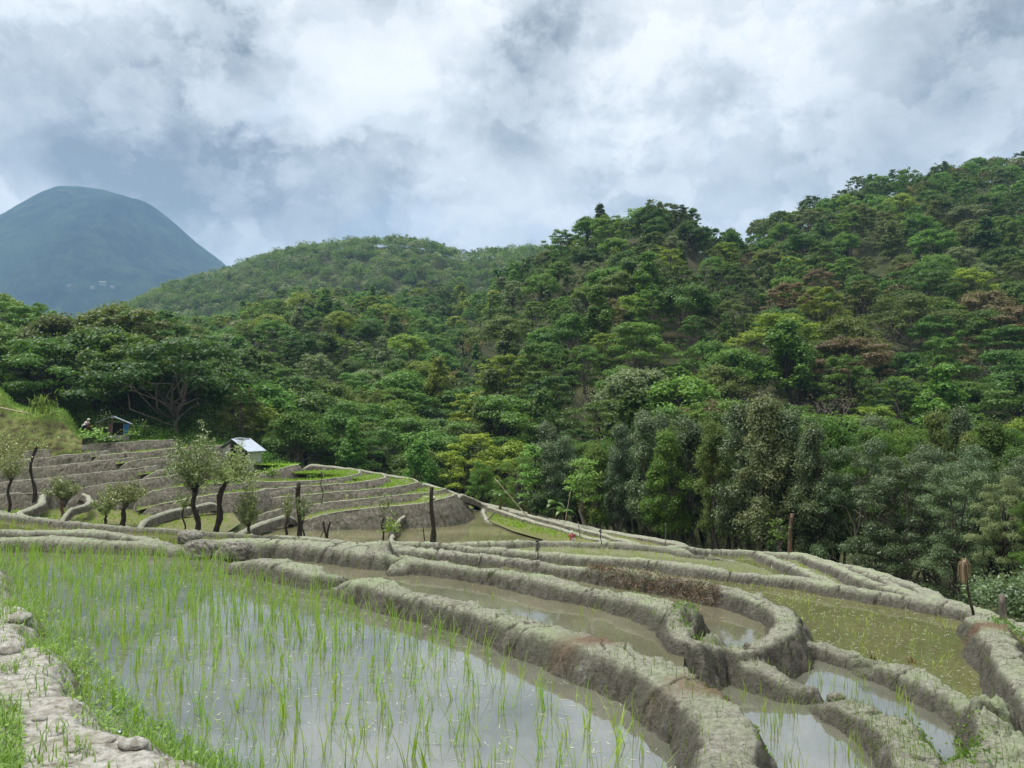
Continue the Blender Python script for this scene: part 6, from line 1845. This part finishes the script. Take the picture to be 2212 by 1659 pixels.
mb.leaves(B_ + np.abs(rng.normal(size=(m, 3))) * [.0, .0, .03] + [0, 0, .012], rng.normal(size=(m, 3)) * .35 + [0, 0, 1], .032 * rng.uniform(.5, 1.3, m), .022, rng)
tag(mb.build('weeds', LEAF['grass']), 'small round-leaved weeds creeping over the bank', None, None, 'stuff')
# long wispy grass at the lower edge
mb = MB()
d3 = lambda px, py, b: np.clip(np.exp(-(b / .2) ** 2) * (px > 250), 0, 1)
B_, a_, b_ = bank_scatter(5000, d3, rng)
blades(mb, B_, .20, .0035, rng, .9, 5)
tag(mb.build('grass', LEAF['mid']), 'wispy dark green grass drooping into the water', None, None, 'stuff')
# grasses and creepers that grow on the bunds: scattered along traced lines
def along(pts, width, n, rng, jit=.0):
    c = catmull(np.array([P(*p) for p in pts]), .05)
    i = rng.integers(0, len(c), n)
    xy = c[i, :2] + rng.normal(size=(n, 2)) * width
    h_, _ = near_h(xy[:, 0], np.maximum(xy[:, 1], 1.0))
    return np.concatenate([xy, h_[:, None]], 1)
mbg, mbc, mbs = MB(), MB(), MB()
for pts, w__, n in (([(1600, 1470, .1), (1650, 1530, .0), (1690, 1590, .0), (1730, 1650, 0), (1760, 1700, 0)], .10, 1500),
                    ([(1712, 1300, -.2), (1735, 1325, -.2), (1752, 1352, -.2), (1765, 1368, -.3)], .05, 500), ([(1490, 1360, -.1), (1480, 1385, -.1), (1500, 1400, -.1)], .06, 160),
                    ([(2030, 1600, -.3), (2060, 1640, -.3), (2075, 1680, -.3)], .09, 500), ([(2165, 1330, -.5), (2190, 1370, -.5), (2215, 1400, -.5)], .10, 600), ([(1520, 1440, .05), (1580, 1470, 0.05)], .07, 260)):
    q = along(pts, w__, n, rng)
    mbc.leaves(q + np.abs(rng.normal(size=(n, 3))) * [0, 0, .02] + [0, 0, .01], rng.normal(size=(n, 3)) * .5 + [.3, -.5, .7], .028 * rng.uniform(.4, 1.3, n), .022, rng)
    blades(mbg, q[::6], .10, .005, rng, .8, 4)
tag(mbc.build('creepers', LEAF['mid']), 'round-leaved creepers hanging over the outer sides of the bunds', None, None, 'stuff')
for k, n, s_ in (('A3', 1000, .26), ('M1', 1100, .2), ('M2', 260, .2), ('F2', 260, .16), ('F1', 160, .16), ('C2', 900, .16), ('G', 700, .18), ('H', 200, .2), ('A1', 300, .2), ('A2', 160, .2), ('B1', 200, .1), ('M3', 90, .14), ('M0', 120, .2)):
    q = along(BUND[k][0], s_, n, rng)
    blades(mbg, q - [0, 0, .01], .085, .004, rng, .6, 3)
tag(mbg.build('grass', LEAF['grass']), 'thin grass sprouting on the mud bunds', None, None, 'stuff')
# straw heaps
q = along([(1283, 1218, -.02), (1342, 1230, 0), (1424, 1240, 0), (1506, 1254, 0), (1540, 1264, 0)], .07, 2600, rng)
q[:, 2] += np.abs(rng.normal(size=len(q))) * .018
n = len(q)
mbs.leaves(q, rng.normal(size=(n, 3)) + [0, 0, .6], .09 * rng.uniform(.5, 1.4, n), .006, rng, rng.random(n) ** 2, .3)
o = mbs.build('straw_heap', make_leaf('rotting brown straw', (.07, .045, .03), (.34, .24, .15), .1)); tag(o, 'heap of rotting brown straw lying along the hooked bund', None, None, 'stuff')
mbs = MB()
q = along([(1325, 1366, .22), (1360, 1372, .22), (1395, 1386, .22)], .035, 420, rng); q[:, 2] += np.abs(rng.normal(size=420)) * .012
mbs.leaves(q, rng.normal(size=(420, 3)) * .5 + [0, 0, 1], .09 * rng.uniform(.5, 1.4, 420), .004, rng)
tag(mbs.build('straw_bundle', make_leaf('red brown dead grass', (.07, .035, .025), (.26, .17, .11), .1)), 'small red-brown wisp of dead grass on the thick bund', 'straw', None, None)
# stones and litter on the path
def stone(px, py, r, lab, seed, flat=.6, mat=M_stone, nm='stone', cat='stone'):
    c = P(px, py, .18); h_, _ = near_h(c[0], c[1]); r_ = np.random.default_rng(seed)
    n, k = 12, 18; th = np.linspace(0, math.pi, n)[:, None]; ph = np.arange(k)[None] * 2 * math.pi / k
    v = np.stack([np.sin(th) * np.cos(ph), np.sin(th) * np.sin(ph), np.cos(th) * np.ones_like(ph)], -1).reshape(-1, 3)
    v *= (1 + .30 * fbm2(v[:, 0] * 1.6 + seed, v[:, 1] * 1.6 + v[:, 2] * 2.1, 4, seed)[:, None])
    v *= np.array([1.3, .9, flat]) * r
    i = np.arange(n - 1)[:, None] * k; j = np.arange(k)[None]; j2 = (j + 1) % k
    F_ = np.stack([i + j, i + k + j, i + k + j2, i + j2], -1).reshape(-1, 4)
    o = obj(nm, mesh_np(nm, v, F_, (mat,), True), None, (c[0], c[1], float(h_[0]) + r * flat * .3)); o.rotation_euler = (0, 0, r_.uniform(0, 6))
    return tag(o, lab, cat, 'stones on the footpath' if cat == 'stone' else None)
M_darkst = plain('dark wet stone', (.20, .18, .15), .9, .4, 6)
stone(288, 1624, .055, 'largest brown stone half buried at the bottom of the path', 1, .5, M_path)
stone(236, 1612, .03, 'dark stone left of the largest stone on the path', 2, .5, M_path)
stone(120, 1600, .025, 'small flat stone at the middle of the lower path', 3, .5, M_path)
stone(22, 1412, .09, 'pale lump of mud-coated rock at the left edge', 4, .5, M_path)
stone(40, 1340, .10, 'whitish rock among weeds at the left edge', 5, .45, M_path)
stone(85, 1565, .03, 'pebble in the middle of the path', 6, .5, M_stone)
stone(160, 1640, .03, 'pebble near the bottom edge of the picture', 7, .5, M_stone)
def scrap(px, py, s_, mat, lab, seed):
    c = P(px, py, .15); h_, _ = near_h(c[0], c[1]); r_ = np.random.default_rng(seed); n = 9
    u, v = np.meshgrid(np.linspace(-1, 1, n), np.linspace(-1, 1, n), indexing='ij')
    V_ = np.stack([u * s_ * (1 + .3 * fbm2(u * 2 + seed, v * 2, 2, seed)), v * s_ * .7, .35 * s_ * fbm2(u * 1.7 + seed, v * 1.7, 3, seed + 3)], -1).reshape(-1, 3)
    I = np.arange(n * n).reshape(n, n); F_ = np.stack([I[:-1, :-1], I[1:, :-1], I[1:, 1:], I[:-1, 1:]], -1).reshape(-1, 4)
    o = obj('plastic_scrap', mesh_np('plastic_scrap', V_, F_, (mat,), False), None, (c[0], c[1], float(h_[0]) + .02)); o.rotation_euler = (.3, .2, seed)
    tag(o, lab, 'litter', 'plastic litter on the bank')
M_pb = plain('light blue plastic', (.22, .50, .68), .35, .2, 20); M_pw = plain('whitish plastic', (.62, .68, .74), .35, .2, 20)
scrap(305, 1568, .032, M_pb, 'crumpled light blue plastic scrap beside the reddish soil', 1)
scrap(393, 1612, .028, M_pb, 'folded light blue plastic scrap nearest the bottom', 2)
scrap(249, 1524, .04, M_pw, 'whitish plastic scrap at the water edge', 3)
scrap(470, 1652, .035, M_pw, 'pale plastic scrap at the bottom edge of the picture', 4)
def sprout(px, py, z, mat, lab, seed):
    b = P(px, py, z); r_ = np.random.default_rng(seed); mb = MB()
    blades(mb, np.repeat([[0, 0, -.03]], 7, 0) + r_.normal(size=(7, 3)) * [.015, .015, 0], .11, .022, r_, .5, 4)
    tag(obj('dead_tuft', mb.mesh('dead_tuft', (mat,)), None, b), lab, 'plant', None)
sprout(1972, 1432, ZE, make_leaf('red brown leaf', (.12, .035, .02), (.26, .10, .05), .2), 'red-brown dead tuft standing in the olive paddy', 3)
sprout(1884, 1424, -.30, LEAF['brown'], 'dark dead clump at the gap of the pale bund', 4)
# ------------------------------------------------------------------ haze: one closed box of even air
hz, g, out = new_mat('haze air')
pv = g.n('ShaderNodeVolumePrincipled')
pv.inputs['Color'].default_value = (.37, .62, .95, 1)
pv.inputs['Density'].default_value = 0.0002
pv.inputs['Anisotropy'].default_value = .2
g.t.links.new(pv.outputs[0], out.inputs['Volume'])
mb = MB(); mb.box((0, 2600, 400), (13400, 5400, 1000))
o = mb.build('haze', hz); tag(o, 'thin bluish haze filling the valley', None, None, 'stuff')
print('OBJECTS', len(bpy.data.objects))
